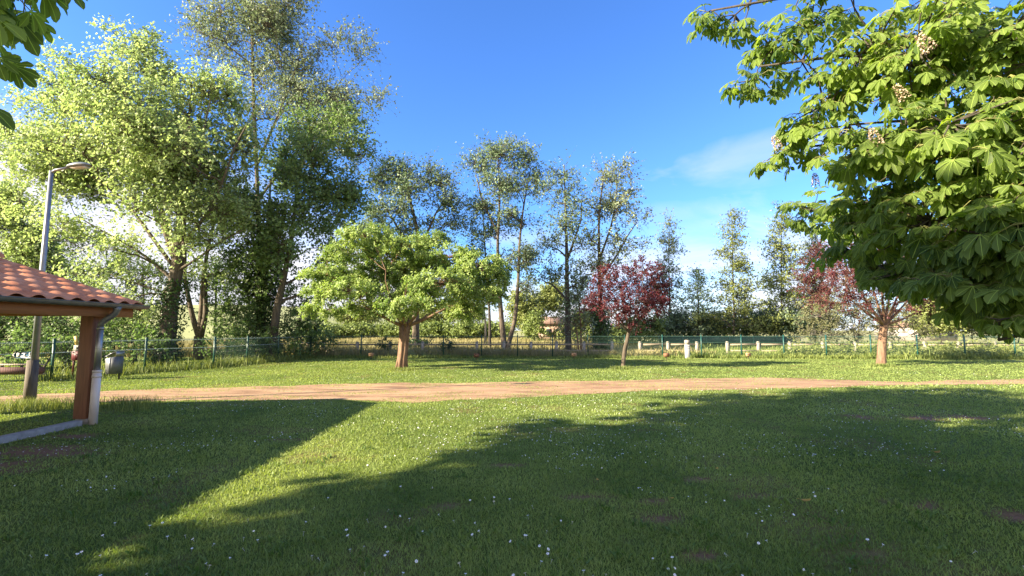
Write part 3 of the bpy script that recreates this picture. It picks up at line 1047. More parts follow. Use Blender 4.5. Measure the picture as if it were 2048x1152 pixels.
def twigs(mb, pts, r):
    """many thin three-sided twigs at once; pts (n, m, 3)"""
    n, m, _ = pts.shape
    d = pts[:, -1] - pts[:, 0]
    d /= np.linalg.norm(d, axis=1)[:, None] + 1e-9
    a = np.cross(d, np.array((.31, .52, .79)))
    a /= np.linalg.norm(a, axis=1)[:, None] + 1e-9
    b = np.cross(d, a)
    rad = np.linspace(r, r * .45, m)
    ring = []
    for k in range(3):
        c_, s_ = math.cos(k * 2.0944), math.sin(k * 2.0944)
        ring.append(pts + (a * c_ + b * s_)[:, None, :] * rad[None, :, None])
    V = np.stack(ring, 2).reshape(-1, 3)
    base = (np.arange(n) * m * 3)[:, None, None] + (np.arange(m - 1) * 3)[None, :, None]
    j = np.arange(3)[None, None, :]
    j2 = (j + 1) % 3
    f = np.stack([base + j, base + j2, base + 3 + j2, base + 3 + j], -1).reshape(-1, 4)
    mb.add_arr(V, f, np.full(len(V), .5))


def bez(a, b, c, n):
    t = np.linspace(0, 1, n)[:, None]
    return (1 - t) ** 2 * a + 2 * t * (1 - t) * b + t * t * c


class Tree:
    def __init__(self, name, label, cat, base, bark, leaf, group=None):
        self.root = empty(name, base, label, cat, group)
        self.base = np.array(base, float)
        self.w, self.l = MB(), MB()
        self.bark, self.leaf = bark, leaf
        self.nodes, self.rad = [], []

    def stem(self, pts, r0, r1, n=10, wob=0.0, flare=0.0):
        pts = np.asarray(pts, float)
        k = max(len(pts) * 4, 8)
        s = np.linspace(0, 1, len(pts))
        t = np.linspace(0, 1, k)
        q = np.stack([np.interp(t, s, pts[:, i]) for i in range(3)], -1)
        for _ in range(2):
            q[1:-1] = (q[:-2] + 2 * q[1:-1] + q[2:]) / 4
        if wob:
            ph = rng.uniform(0, 6, 2)
            q[:, 0] += wob * np.sin(t * 9 + ph[0]) * t
            q[:, 1] += wob * np.cos(t * 7 + ph[1]) * t
        r = r0 + (r1 - r0) * t
        if flare:
            r = r + flare * np.exp(-t * 14)
        self.w.tube(q, r, n)
        self.nodes += list(q[1:])
        self.rad += list(r[1:])
        return q

    def limb_to(self, tgt, r_tip=0.03, scale=0.62, zmin=None, n=7, sag=0.18):
        N_ = np.array(self.nodes)
        d = tgt - N_
        hor = np.hypot(d[:, 0], d[:, 1])
        cost = np.linalg.norm(d, axis=1) + 2.0 * np.maximum(0, 0.35 * hor - d[:, 2])
        if zmin is not None:
            cost = cost + 50 * (N_[:, 2] < zmin)
        i = int(np.argmin(cost))
        a = N_[i]
        L = np.linalg.norm(tgt - a)
        mid = (a + tgt) / 2 + np.array((0, 0, sag * hor[i])) + rng.normal(0, .07, 3) * L
        q = bez(a, mid, tgt, n)
        q[1:-1] += rng.normal(0, .02, (n - 2, 3)) * L
        r0 = min(self.rad[i] * scale, 0.03 + 0.028 * L)
        r = np.linspace(r0, min(r_tip, r0), n)
        self.w.tube(q, r, 6, cap=False)
        self.nodes += list(q[2:])
        self.rad += list(r[2:])

    def split(self, lobes, k=3, f=.62, off=.62):
        r = []
        for c, rad in lobes:
            for _ in range(k):
                d = rng.normal(size=3)
                d /= np.linalg.norm(d)
                r.append((c + d * rad * off * rng.uniform(.5, 1.1), rad * f * rng.uniform(.7, 1.25, 3)))
        return r

    def crown(self, lobes, per_m2=5.0, lpc=22, ls=0.14, lw=None, sig=0.30, up=0.5, out=0.6, rand=0.7, twig=0.010, zmin=None, droop=0.25, shell=0.55, flat=0.7, limbs=1, lift=.25, hang=.12, foot=False):
        lw = lw or ls * 0.62
        cs, ws = [], []
        for c, rad in lobes:
            c, rad = np.asarray(c, float), np.asarray(rad, float)
            area = math.pi * rad[0] * (max(rad[2], rad[1] * .9) if foot else rad[2])
            n = max(4, int(area * per_m2 * (0.5 + 0.5 * min(2.0, rad[1] / max(rad[0], .2)))))
            d = rng.normal(size=(n, 3))
            d /= np.linalg.norm(d, axis=1)[:, None]
            rr = (shell + (1 - shell) * rng.random(n)) * rng.uniform(0.35, 1.08, n) ** 0.4
            cs.append(c + d * rr[:, None] * rad)
            ws.append(np.repeat(c[None], n, 0))
            for k in range(limbs):
                self.limb_to(c + rng.normal(0, .25, 3) * rad * (k > 0) - np.array((0, 0, rad[2] * .2)), zmin=zmin)
        cs, ws = np.concatenate(cs), np.concatenate(ws)
        N_ = np.array(self.nodes)
        att = []
        for k in range(len(cs)):
            d = cs[k] - N_
            cost = np.linalg.norm(d, axis=1) + 0.8 * np.maximum(0, -d[:, 2])
            if zmin is not None:
                cost = cost + 50 * (N_[:, 2] < zmin)
            a = N_[int(np.argmin(cost))]
            att.append(a)
            L = np.linalg.norm(cs[k] - a)
            if L > 0.15:
                mid = (a + cs[k]) / 2 + np.array((0, 0, .12 * L)) + rng.normal(0, .06, 3) * L
                self.w.tube(bez(a, mid, cs[k], 4), [twig + .006 * L, twig + .003 * L, twig * .8, twig * .5], 3, cap=False)
        # every cluster is a little fan of twigs with the leaves strung along them
        nt = 3
        A_ = np.array(att)
        o = cs - ws
        o /= np.linalg.norm(o, axis=1)[:, None] + 1e-9
        g = cs - A_
        g /= np.linalg.norm(g, axis=1)[:, None] + 1e-9
        d0 = .7 * g + .5 * o + np.array((0, 0, lift))
        L = sig * 2.6 * rng.uniform(.6, 1.3, len(cs))
        it = np.repeat(np.arange(len(cs)), nt)
        d1 = d0[it] / (np.linalg.norm(d0[it], axis=1)[:, None] + 1e-9) + .55 * rng.normal(size=(len(it), 3))
        d1 /= np.linalg.norm(d1, axis=1)[:, None] + 1e-9
        Lt = L[it] * rng.uniform(.6, 1.1, len(it))
        p0 = cs[it] - d1 * (.30 * Lt)[:, None] * 0
        p1 = p0 + d1 * (Lt * .55)[:, None]
        p2 = p0 + d1 * Lt[:, None] - np.array((0, 0, 1)) * (Lt * hang)[:, None]
        twigs(self.w, np.stack([p0, p1, p2], 1), twig * .6)
        m = max(1, int(lpc / nt))
        jt = np.repeat(np.arange(len(it)), m)
        tt = rng.uniform(.08, 1.04, len(jt))[:, None]
        pos = (1 - tt) ** 2 * p0[jt] + 2 * tt * (1 - tt) * p1[jt] + tt * tt * p2[jt] + rng.normal(0, ls * .42, (len(jt), 3))
        nd = out * o[it][jt] + up * np.array((-.50, -.28, .85)) + rand * rng.normal(size=(len(jt), 3))
        crn = rng.random(len(cs))
        rn = np.clip(0.5 * rng.random(len(jt)) + 0.5 * crn[it][jt], 0, 1)
        leaves(self.l, pos, nd, ls, lw, rn, droop)

    def done(self):
        self.w.build('trunk', self.bark, self.root, smooth=True)
        if self.l.nv:
            self.l.build('crown', self.leaf, self.root)
        return self.root


def LB(u, v, ru, rv, Y, ry=None, dy=0.0):
    c = P(u, v, Y + dy)
    k = (Y + dy) / F
    return c, np.array((ru * k, ry if ry else (ru + rv) / 2 * k, rv * k))


def ivy_on(tree, pts, r, n, ls=0.11, part='ivy'):
    mb = MB()
    pts = np.asarray(pts, float)
    t = rng.random(n) * (len(pts) - 1)
    i = np.minimum(t.astype(int), len(pts) - 2)
    f = (t - i)[:, None]
    c = pts[i] * (1 - f) + pts[i + 1] * f
    a = rng.uniform(0, 2 * math.pi, n)
    o = np.stack([np.cos(a), np.sin(a), 0 * a], -1)
    rr = r * (0.6 + 0.6 * rng.random(n)) * (0.75 + 0.6 * fbm(a * 1.5, c[:, 2] * 1.3, 17))
    leaves(mb, c + o * rr[:, None], o + np.array((0, 0, .4)) + rng.normal(0, .45, (n, 3)), ls, ls * .8, rng.random(n))
    mb.build(part, M['ivy'], tree.root)


def bush(name, label, cat, lobes, leaf, per=14, lpc=22, ls=0.12, sig=0.25, group=None, bark='bark_dark', base=None, shell=0.5, stems=1, **kw):
    lobes = list(lobes)
    c = np.mean([l[0] for l in lobes], 0) if base is None else np.asarray(base)
    t = Tree(name, label, cat, (c[0], c[1], 0 if base is None else base[2]), M[bark], M[leaf], group)
    z0 = 0 if base is None else base[2]
    for k in range(stems):
        b0 = np.array((c[0] + rng.normal(0, .15), c[1] + rng.normal(0, .1), z0))
        t.stem([b0 - (0, 0, .1), b0 + np.array((rng.normal(0, .2), rng.normal(0, .2), max(.4, (np.max([l[0][2] for l in lobes]) - z0) * .6)))], .06, .025, 6)
    t.crown(lobes, per, lpc, ls, sig=sig, shell=shell, **kw)
    return t.done()


rng = np.random.default_rng(57)
# --- the bright pruned tree in the middle of the lawn
b0 = G(803, 739)
Y0 = b0[1]
t = Tree('pollarded_tree', 'bright green umbrella shaped tree with thick furrowed trunk on the lawn', 'tree', b0, M['bark_warm'], M['catalpa'])
t.stem([b0 - (0, 0, .1), b0 + (0.02, 0, 0.5), b0 + (0.08, 0, 1.2), b0 + (.12, 0, 1.75), b0 + (.13, 0, 2.02)], .20, .20, 14, 0, .05)
for k in range(7):                       # ribs of the furrowed trunk
    a = k * 0.9
    o = np.array((math.cos(a), math.sin(a), 0)) * .16
    t.w.tube([b0 + o * 1.35 - (0, 0, .05), b0 + o + (0.03, 0, .5), b0 + o + (.08, 0, 1.2), b0 + o * 1.15 + (.12, 0, 1.9)], [.085, .065, .06, .075], 7)
heads = []
for k, (dx, dy, dz) in enumerate(((-1.7, -.2, 1.0), (-1.0, .9, 1.5), (-.45, -.9, 1.4), (.35, .7, 1.7), (1.0, -.7, 1.2), (1.9, .2, 1.0), (.2, -1.5, .75), (-1.3, -1.3, .8), (1.4, 1.3, 1.1))):
    hp = b0 + (.12, 0, 1.95) + np.array((dx, dy, dz * .8))
    m_ = b0 + (.12, 0, 1.95) + np.array((dx * .45, dy * .45, dz * .22))
    t.stem([b0 + (.12 + .06 * np.sign(dx), 0, 1.85), m_, hp], .085, .03, 8)
cat_lobes = [(735, 470, 62, 30, -1.2), (700, 505, 62, 34, 0), (655, 548, 48, 30, -.5), (640, 585, 36, 22, .3), (700, 580, 62, 34, -1.4), (650, 618, 42, 18, 0), (760, 545, 55, 40, 1.6),
             (815, 490, 60, 28, .8), (900, 512, 62, 32, .2), (955, 530, 52, 34, -.6), (990, 562, 28, 32, .3), (880, 565, 66, 36, -1.6), (945, 590, 56, 32, 0), (800, 610, 46, 28, -2.0),
             (860, 600, 48, 24, -1.6), (930, 622, 46, 18, .4), (740, 615, 55, 22, -.8), (850, 530, 50, 40, 1.8), (770, 500, 50, 40, 2.0), (930, 560, 50, 40, 2.0), (690, 560, 50, 40, 1.8), (800, 545, 45, 34, 1.2), (840, 575, 45, 30, .6), (775, 585, 45, 28, .4), (860, 480, 40, 24, 1.2), (1000, 540, 22, 24, .6), (985, 590, 26, 24, -.4)]
cat_lobes = [(u, v, ru * 1.05, rv * .64, dy) for u, v, ru, rv, dy in cat_lobes]
t.crown([LB(u, v, ru, rv, Y0, None, dy) for u, v, ru, rv, dy in cat_lobes], per_m2=50, lpc=46, ls=.14, lw=.062, sig=.14, up=.75, out=.5, rand=.55, lift=-.05, hang=.3, twig=.007, zmin=1.9, droop=.6, shell=.62, flat=.6)
t.done()

# --- two red-leaved plum trees
b0 = G(1245, 736); Y0 = b0[1]
t = Tree('plum_tree', 'small crimson leaved plum tree with a leaning trunk', 'tree', b0, M['bark'], M['plum'])
tp = P(1258, 664, Y0)
t.stem([b0 - (0, 0, .1), P(1249, 700, Y0), tp], .095, .08, 10, 0, .04)
for u, v, dy in ((1215, 600, .3), (1240, 580, -.4), (1262, 590, .5), (1285, 590, -.3), (1305, 610, .2), (1225, 630, -.6)):
    t.stem([tp, (tp + P(u, v, Y0 + dy)) / 2 + (0, 0, -.02), P(u, v, Y0 + dy)], .06, .02, 6)
pl = [(1200, 585, 30, 35, 0), (1215, 556, 26, 25, -.4), (1250, 565, 35, 30, .6), (1285, 540, 36, 24, -.3), (1312, 568, 28, 30, .2), (1310, 610, 30, 26, -.2), (1270, 600, 40, 35, -.8), (1235, 615, 36, 30, -.7),
      (1188, 612, 22, 22, .2), (1265, 638, 38, 16, -.3), (1300, 590, 35, 30, .8), (1325, 598, 16, 16, .3)]
t.crown([LB(u, v, ru, rv, Y0, None, dy) for u, v, ru, rv, dy in pl], per_m2=36, lpc=28, ls=.09, lw=.055, sig=.17, up=.4, twig=.006, zmin=1.6, shell=.45)
t.done()
b0 = G(1762, 731); Y0 = b0[1]
t = Tree('plum_tree', 'larger purple brown plum tree with a vase of bare limbs', 'tree', b0, M['bark_warm'], M['plum_brown'])
tp = P(1768, 648, Y0)
t.stem([b0 - (0, 0, .1), P(1764, 690, Y0), tp], .20, .16, 12, 0, .05)
for u, v, dy in ((1690, 590, .2), (1715, 575, -.7), (1740, 555, .8), (1762, 550, -.5), (1785, 555, .4), (1805, 570, -.6), (1825, 590, .3), (1730, 600, -1.2), (1800, 600, 1.2), (1840, 622, -.4)):
    p2 = P(u, v, Y0 + dy)
    t.stem([tp - (0, 0, .05), tp * .55 + p2 * .45 + (0, 0, -.10), p2], .085, .02, 6)
pl = [(1640, 560, 36, 38, 0), (1655, 512, 34, 26, .5), (1700, 505, 45, 35, -.5), (1750, 510, 50, 35, .5), (1690, 560, 50, 36, -1), (1745, 570, 50, 36, -1.2), (1800, 555, 50, 36, -.4), (1835, 585, 36, 26, .3),
      (1665, 600, 45, 24, -.2), (1720, 610, 40, 22, -.9), (1800, 600, 45, 24, -.8), (1625, 590, 22, 18, 0), (1850, 610, 26, 18, .6), (1770, 540, 60, 40, 1.4), (1700, 540, 60, 40, 1.4), (1640, 525, 36, 36, .5), (1690, 485, 40, 20, 0), (1610, 560, 24, 26, .2), (1860, 590, 30, 24, .3)]
t.crown([LB(u, v, ru, rv, Y0, None, dy) for u, v, ru, rv, dy in pl], per_m2=18, lpc=28, ls=.09, lw=.055, sig=.20, up=.4, twig=.008, zmin=2.0, shell=.4)
t.done()

rng = np.random.default_rng(69)
# --- big maple at the left
Y0 = 23.5
b0 = P(330, 700, Y0); b0[2] = 0
t = Tree('maple_tree', 'huge light green maple with an ivy clad trunk behind the left fence', 'tree', b0, M['bark'], M['maple'])
ax = [b0 - (0, 0, .1), P(333, 690, Y0), P(340, 610, Y0), P(352, 540, Y0), P(362, 450, Y0), P(372, 350, Y0), P(378, 230, Y0)]
t.stem(ax, .46, .10, 14, .05, .12)
for pts, r in (([(348, 560), (300, 520), (240, 480), (150, 430)], .16), ([(352, 530), (320, 430), (250, 330), (170, 230)], .2), ([(358, 500), (420, 420), (460, 330), (490, 250)], .18),
               ([(355, 520), (310, 380), (290, 250), (260, 140)], .17), ([(350, 545), (420, 500), (480, 460)], .13), ([(344, 590), (280, 570), (210, 545)], .11), ([(360, 470), (400, 330), (420, 200)], .15),
               ([(352, 540), (250, 400), (140, 320), (60, 290)], .16)):
    dy = rng.uniform(-1.8, 1.8)
    t.stem([P(u, v, Y0 + dy * i_ / 3) for i_, (u, v) in enumerate(pts)], r * .6, .025, 8, .08)
ml = [(90, 190, 85, 62, 0), (45, 265, 70, 60, 1), (190, 190, 80, 75, -1.5), (255, 120, 60, 60, 0), (320, 135, 75, 70, 1), (385, 150, 70, 62, -1), (440, 215, 70, 70, .5), (150, 280, 90, 70, -2),
      (265, 250, 100, 90, -2.4), (360, 270, 100, 90, -2.6), (460, 310, 70, 80, 0), (300, 350, 110, 70, 2), (90, 350, 80, 45, 0), (190, 375, 80, 50, 1.5), (310, 420, 90, 55, -2), (430, 400, 80, 70, -1),
      (480, 440, 55, 60, 1), (150, 460, 80, 38, 0), (240, 490, 70, 32, -1), (400, 490, 60, 45, -1.5), (300, 545, 50, 25, 1), (190, 545, 70, 25, -.5), (60, 420, 50, 35, 1), (250, 600, 45, 22, -.8), (400, 340, 80, 90, 2), (200, 300, 90, 80, 2.4), (280, 300, 190, 170, 0), (150, 330, 110, 110, .8), (390, 330, 110, 160, .5)]
t.crown(t.split([LB(u, v, ru, rv, Y0, None, dy) for u, v, ru, rv, dy in ml], 3, .68, .55), per_m2=6.6, lpc=24, ls=.17, lw=.115, sig=.50, up=.75, rand=.5, twig=.011, zmin=3.0, shell=.15)
t.crown([LB(25, 200, 30, 16, Y0), LB(20, 330, 30, 30, Y0), LB(115, 120, 22, 22, Y0), LB(232, 65, 26, 18, Y0), LB(290, 70, 20, 16, Y0), LB(60, 130, 30, 14, Y0)], per_m2=8, lpc=28, ls=.16, sig=.3, zmin=4)
t.done()
ivy_on(t, [b0 + (.05, 0, 0), P(333, 690, Y0), P(341, 610, Y0), P(350, 560, Y0)], .62, 2600, .13)

# --- slim several-stemmed tree right of it
Y0 = 27.5
b0 = P(398, 690, Y0); b0[2] = 0
t = Tree('multi_stem_tree', 'slim tree forking into three stems between the maple and dark thicket', 'tree', b0, M['bark'], M['maple'])
q = P(398, 672, Y0)
t.stem([b0 - (0, 0, .1), q], .30, .26, 10)
for pts in ([(398, 674), (383, 630), (372, 560), (368, 500)], [(399, 674), (402, 620), (408, 560), (415, 480)], [(401, 676), (412, 630), (408, 540), (430, 430)]):
    t.stem([P(u, v, Y0) for u, v in pts], .17, .07, 8, .05)
t.crown([LB(u, v, ru, rv, Y0) for u, v, ru, rv in ((370, 480, 40, 35), (420, 450, 50, 50), (450, 400, 50, 60), (385, 540, 30, 20), (440, 540, 40, 30))], per_m2=8, lpc=30, ls=.17, sig=.35, zmin=3)
t.done()

# --- the dense darker trees
Y0 = 27.0
b0 = P(545, 700, Y0); b0[2] = 0
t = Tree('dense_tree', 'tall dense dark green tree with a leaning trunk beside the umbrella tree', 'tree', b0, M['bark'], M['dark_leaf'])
t.stem([b0 - (0, 0, .1), P(546, 690, Y0), P(553, 620, Y0), P(566, 560, Y0), P(585, 470, Y0), P(600, 350, Y0)], .30, .07, 10, .06, .06)
t.stem([P(566, 560, Y0), P(540, 470, Y0 + 1), P(540, 360, Y0 + 1)], .15, .05, 8, .06)
dl = [(620, 330, 85, 70, 0), (560, 410, 80, 70, -1), (650, 400, 75, 70, .5), (690, 300, 45, 50, .5), (600, 490, 85, 60, -1.5), (530, 500, 50, 60, 0), (660, 470, 55, 45, 0), (560, 330, 60, 60, 1),
      (640, 555, 45, 45, 1), (540, 590, 60, 50, 1.5), (500, 420, 50, 60, 1), (690, 380, 40, 50, 0), (670, 250, 50, 45, 1), (590, 260, 60, 50, 1)]
t.crown(t.split([LB(u, v, ru, rv, Y0, None, dy) for u, v, ru, rv, dy in dl]), per_m2=8, lpc=28, ls=.18, lw=.125, sig=.50, up=.45, zmin=3, shell=.2)
t.done()
Y0 = 28.0
b0 = P(520, 700, Y0); b0[2] = 0
t = Tree('ivy_tree', 'dark tree smothered in ivy standing in the thicket', 'tree', b0, M['bark_dark'], M['dark_leaf'])
ax = [b0 - (0, 0, .1), P(522, 640, Y0), P(528, 560, Y0), P(535, 480, Y0), P(540, 400, Y0)]
t.stem(ax, .32, .12, 10)
t.crown([LB(u, v, ru, rv, Y0) for u, v, ru, rv in ((480, 560, 45, 50), (500, 480, 50, 50), (560, 470, 40, 40))], per_m2=11, lpc=32, ls=.18, sig=.36, zmin=3)
t.done()
ivy_on(t, ax, .75, 5000, .17)
k = 0
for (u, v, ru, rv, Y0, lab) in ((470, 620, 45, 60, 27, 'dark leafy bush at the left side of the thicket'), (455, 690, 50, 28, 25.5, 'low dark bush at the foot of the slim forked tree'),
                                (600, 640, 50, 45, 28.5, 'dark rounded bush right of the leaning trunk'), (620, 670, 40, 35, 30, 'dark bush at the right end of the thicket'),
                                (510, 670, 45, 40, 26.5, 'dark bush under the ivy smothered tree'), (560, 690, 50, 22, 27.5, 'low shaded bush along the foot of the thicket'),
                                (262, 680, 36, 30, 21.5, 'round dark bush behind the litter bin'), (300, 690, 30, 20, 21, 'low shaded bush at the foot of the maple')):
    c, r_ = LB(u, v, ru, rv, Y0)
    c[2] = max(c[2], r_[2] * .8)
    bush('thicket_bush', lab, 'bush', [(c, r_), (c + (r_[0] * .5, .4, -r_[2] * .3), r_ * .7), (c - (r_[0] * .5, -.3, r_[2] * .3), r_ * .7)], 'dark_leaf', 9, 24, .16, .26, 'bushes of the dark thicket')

# --- tall grey-green poplar behind, its top above the picture
Y0 = 35.0
b0 = P(515, 690, Y0); b0[2] = 0
t = Tree('poplar_tree', 'very tall airy grey green poplar rising behind the maple', 'tree', b0, M['bark'], M['poplar'])
t.stem([b0 - (0, 0, .1), P(518, 500, Y0), P(512, 300, Y0), P(505, 120, Y0), P(500, -60, Y0)], .22, .05, 10, .1)
t.stem([P(514, 330, Y0), P(570, 200, Y0), P(610, 80, Y0)], .11, .03, 8, .1)
t.stem([P(516, 400, Y0), P(610, 280, Y0 + 1), P(680, 160, Y0 + 1)], .11, .03, 8, .1)
pl = [(440, 65, 75, 45), (395, 50, 45, 20), (480, 20, 80, 60), (560, 30, 70, 50), (600, -20, 40, 60), (500, 120, 80, 50), (570, 130, 60, 45), (640, 110, 60, 50), (700, 95, 45, 32), (735, 85, 26, 25),
      (620, 200, 70, 55), (680, 200, 50, 40), (735, 195, 40, 16), (765, 195, 18, 12), (540, 210, 70, 60), (680, 280, 45, 50), (710, 310, 26, 40), (610, 290, 60, 50), (430, 110, 40, 30), (380, 15, 30, 12), (520, -50, 100, 50), (520, 90, 110, 90), (620, 190, 90, 90), (450, 50, 80, 50), (560, 20, 80, 60)]
t.crown(t.split([LB(u, v, ru, rv * 1.15, Y0) for u, v, ru, rv in pl], 4, .62, .75), per_m2=4.2, lpc=17, ls=.19, lw=.13, sig=.55, up=.3, rand=.9, twig=.010, zmin=8, shell=.05)
t.done()

rng = np.random.default_rng(81)
# --- the row of slender trees in the middle distance
def slender(name, lab, u0, stems, lobes, Y0, leaf, bark='bark', per=2.6, ls=.19, r0=.24, sig=.38, zmin=3.0, lpc=20, group=None, **kw):
    b0 = P(u0, 690, Y0); b0[2] = 0
    t = Tree(name, lab, 'tree', b0, M[bark], M[leaf], group)
    for i_, st in enumerate(stems):
        pts = [P(u, v, Y0) for u, v in st]
        if i_ == 0 or st[0][1] > 680:
            pts = [np.array((pts[0][0], pts[0][1], -.1))] + pts
        t.stem(pts, r0 if i_ == 0 else (r0 * .8 if st[0][1] > 680 else r0 * .34), .03, 9, .07)
    t.crown(t.split([LB(*l, Y0) for l in lobes]), per * 3.4, int(lpc * .85), ls, sig=sig * 1.35, zmin=zmin, shell=.05, up=.35, rand=.85, twig=.012, **kw)
    return t


t = slender('slender_tree', 'bluish green tree rising behind the umbrella tree', 832,
            [[(832, 690), (832, 600), (838, 480), (815, 380), (812, 330)], [(838, 500), (870, 430), (890, 400)], [(836, 520), (780, 430), (760, 400)]],
            [(800, 345, 45, 40), (815, 400, 70, 55), (765, 370, 38, 45), (860, 370, 50, 45), (885, 420, 45, 30), (745, 430, 38, 30), (780, 460, 60, 35), (870, 455, 45, 25), (910, 440, 30, 16), (720, 470, 30, 30)], 36, 'ash', per=3.6, r0=.36)
t.done()
ivy_on(t, [t.base, t.base + (0, 0, 1.0)], 1.0, 900, .16)
slender('slender_tree', 'tallest mid distance tree with a V shaped double trunk', 1012,
        [[(1008, 690), (1003, 640), (998, 560), (995, 480), (998, 400), (995, 300)], [(1016, 692), (1030, 640), (1036, 560), (1040, 480), (1050, 400), (1060, 340)], [(996, 470), (965, 400), (950, 350)]],
        [(1000, 310, 60, 36), (955, 340, 36, 45), (1045, 320, 36, 36), (1060, 370, 26, 40), (1000, 380, 75, 50), (960, 420, 36, 30), (1030, 440, 55, 36), (985, 470, 40, 25), (1050, 500, 30, 45), (1045, 570, 26, 26), (940, 460, 20, 25), (1025, 530, 30, 25)],
        36, 'ash', per=3.2, r0=.27).done()
slender('slender_tree', 'thin dark stemmed tree between the umbrella tree and the double trunk', 977,
        [[(980, 690), (979, 640), (974, 560), (970, 470), (965, 420)]], [(965, 430, 25, 40), (960, 490, 25, 40), (985, 540, 28, 30), (975, 600, 20, 25)], 38, 'ash', 'bark_dark', 1.8, r0=.15).done()
slender('dead_trunk', 'bare pale straight trunk in the meadow edge', 971, [[(971, 686), (970, 640), (969, 600)]], [(968, 590, 14, 10)], 42, 'ash', 'bark_pale', 1.5, r0=.17).done()
t = slender('slender_tree', 'straight dark trunked airy tree left of the red plum', 1137,
            [[(1137, 695), (1136, 620), (1133, 520), (1130, 420), (1130, 330)], [(1135, 600), (1105, 570), (1085, 560)], [(1134, 520), (1160, 450), (1165, 400)]],
            [(1130, 345, 30, 26), (1110, 390, 30, 45), (1140, 400, 36, 45), (1120, 460, 45, 40), (1150, 480, 36, 36), (1100, 500, 26, 30), (1130, 540, 45, 30), (1100, 565, 26, 18), (1160, 560, 26, 36), (1145, 610, 26, 30)],
            34, 'ash', 'bark_dark', 2.2, r0=.29, lpc=18, ls=.18)
t.done()
t = slender('slender_tree', 'airy golden flecked poplar rising behind the red plum', 1203,
            [[(1205, 695), (1203, 640), (1198, 540), (1195, 440), (1210, 340)], [(1198, 520), (1225, 450), (1235, 350)], [(1200, 560), (1240, 500), (1275, 440)]],
            [(1205, 355, 36, 36), (1235, 350, 30, 30), (1255, 390, 26, 36), (1195, 410, 30, 40), (1230, 430, 45, 45), (1275, 440, 30, 26), (1190, 480, 30, 36), (1240, 490, 45, 36), (1280, 490, 20, 16), (1215, 540, 50, 30), (1175, 540, 26, 36)],
            35, 'poplar', 'bark', 2.0, r0=.30, lpc=18, ls=.19)
t.done()
ivy_on(t, [t.base, t.base + (0, 0, 1.5), t.base + (-.05, 0, 3.6)], .62, 2400, .16)
slender('sapling', 'thin reddish two stemmed sapling left of the ivy clad poplar', 1160,
        [[(1163, 698), (1160, 640), (1154, 560)], [(1158, 698), (1150, 650), (1140, 600)]], [(1155, 590, 25, 40), (1165, 640, 22, 30), (1140, 650, 22, 25)], 34.5, 'poplar', 'bark_warm', 3.0, r0=.10, zmin=1).done()
# conifer-like alders at the right
for (u, top, bot, w, lab, lf, Y0) in ((1338, 445, 668, 72, 'pointed silvery green tree right of the red plum', 'poplar', 50), (1395, 545, 668, 64, 'short dark feathery tree between the pointed trees', 'ash', 48),
                                  (1466, 430, 672, 96, 'pointed golden green tree at the right of the gap', 'yellow_green', 48), (1562, 418, 672, 104, 'pointed golden green tree partly behind the chestnut', 'yellow_green', 50),
                                  (1630, 450, 672, 80, 'pointed tree mostly hidden behind the chestnut leaves', 'poplar', 52)):
    lob = []
    n = 13
    for i_ in range(n):
        f_ = (i_ + .2) / n
        ww = w * (0.10 + 0.80 * f_ ** 0.8) * rng.uniform(.75, 1.2)
        lob.append((u + rng.uniform(-.30, .30) * w * f_, top + (bot - top) * f_, ww, (bot - top) / n * .9))
    slender('alder_tree', lab, u, [[(u, 690), (u + 2, 600), (u, top + 20)]], lob, Y0, lf, 'bark_dark', 2.1, .22, .16, .34, 1.5).done()

rng = np.random.default_rng(93)
# --- background shrubs, hedges
def shrub_row(specs, leaf, group, name, cat, per=5, ls=.26, sig=.5, lpc=16, **kw):
    for (u, v, ru, rv, Y0, lab) in specs:
        c, r_ = LB(u, v, ru, rv, Y0)
        r_[1] = min(r_[1], 3.0)
        lob = [(c, r_)]
        for k in range(4):
            lob.append((c + rng.uniform(-1, 1, 3) * r_ * (.75, .6, .35), r_ * rng.uniform(.4, .65)))
        bush(name, lab, cat, lob, leaf, per * 1.6, int(lpc * 1.4), ls, sig, group, **kw)


shrub_row([(650, 668, 45, 16, 74, 'pale green hedge shrub at the left end of the far hedge'), (720, 664, 45, 16, 75, 'far hedge shrub behind the left side of the umbrella tree'),
           (790, 663, 45, 17, 76, 'far hedge shrub behind the umbrella tree trunk'), (860, 664, 45, 18, 75, 'far hedge shrub right of the umbrella tree trunk'),
           (925, 664, 45, 18, 74, 'far hedge shrub left of the pale bare trunk'), (985, 662, 40, 18, 75, 'far hedge shrub behind the double trunk')], 'hedge', 'shrubs of the far hedge', 'hedge_shrub', 'shrub', 4.5, .34, .55, 18)
shrub_row([(720, 630, 50, 28, 90, 'tall shrub above the far hedge at its left end'), (850, 630, 55, 30, 88, 'tall yellow green shrub above the far hedge'), (930, 625, 50, 32, 86, 'tall shrub left of the pale bare trunk'),
           (1050, 620, 35, 50, 60, 'small loose tree behind the double trunk'), (1105, 600, 36, 36, 62, 'small loose tree left of the dark straight trunk'), (1122, 668, 22, 12, 60, 'low shrub in front of the pinkish outbuilding')], 'yellow_green', 'tall shrubs beyond the meadow', 'tall_shrub', 'shrub', 4.0, .32, .5, 18)
shrub_row([(1070, 655, 18, 32, 55, 'pale willow shrub in the meadow left of the pink wall'), (1175, 650, 36, 36, 46, 'green shrub behind the thin saplings'), (1235, 675, 36, 22, 42, 'bright green shrub right of the ivy clad trunk'),
           (1285, 660, 36, 28, 44, 'green shrub behind the leaning plum trunk')], 'hedge', 'shrubs near the plum', 'field_shrub', 'shrub', 6, .24, .4, 18)
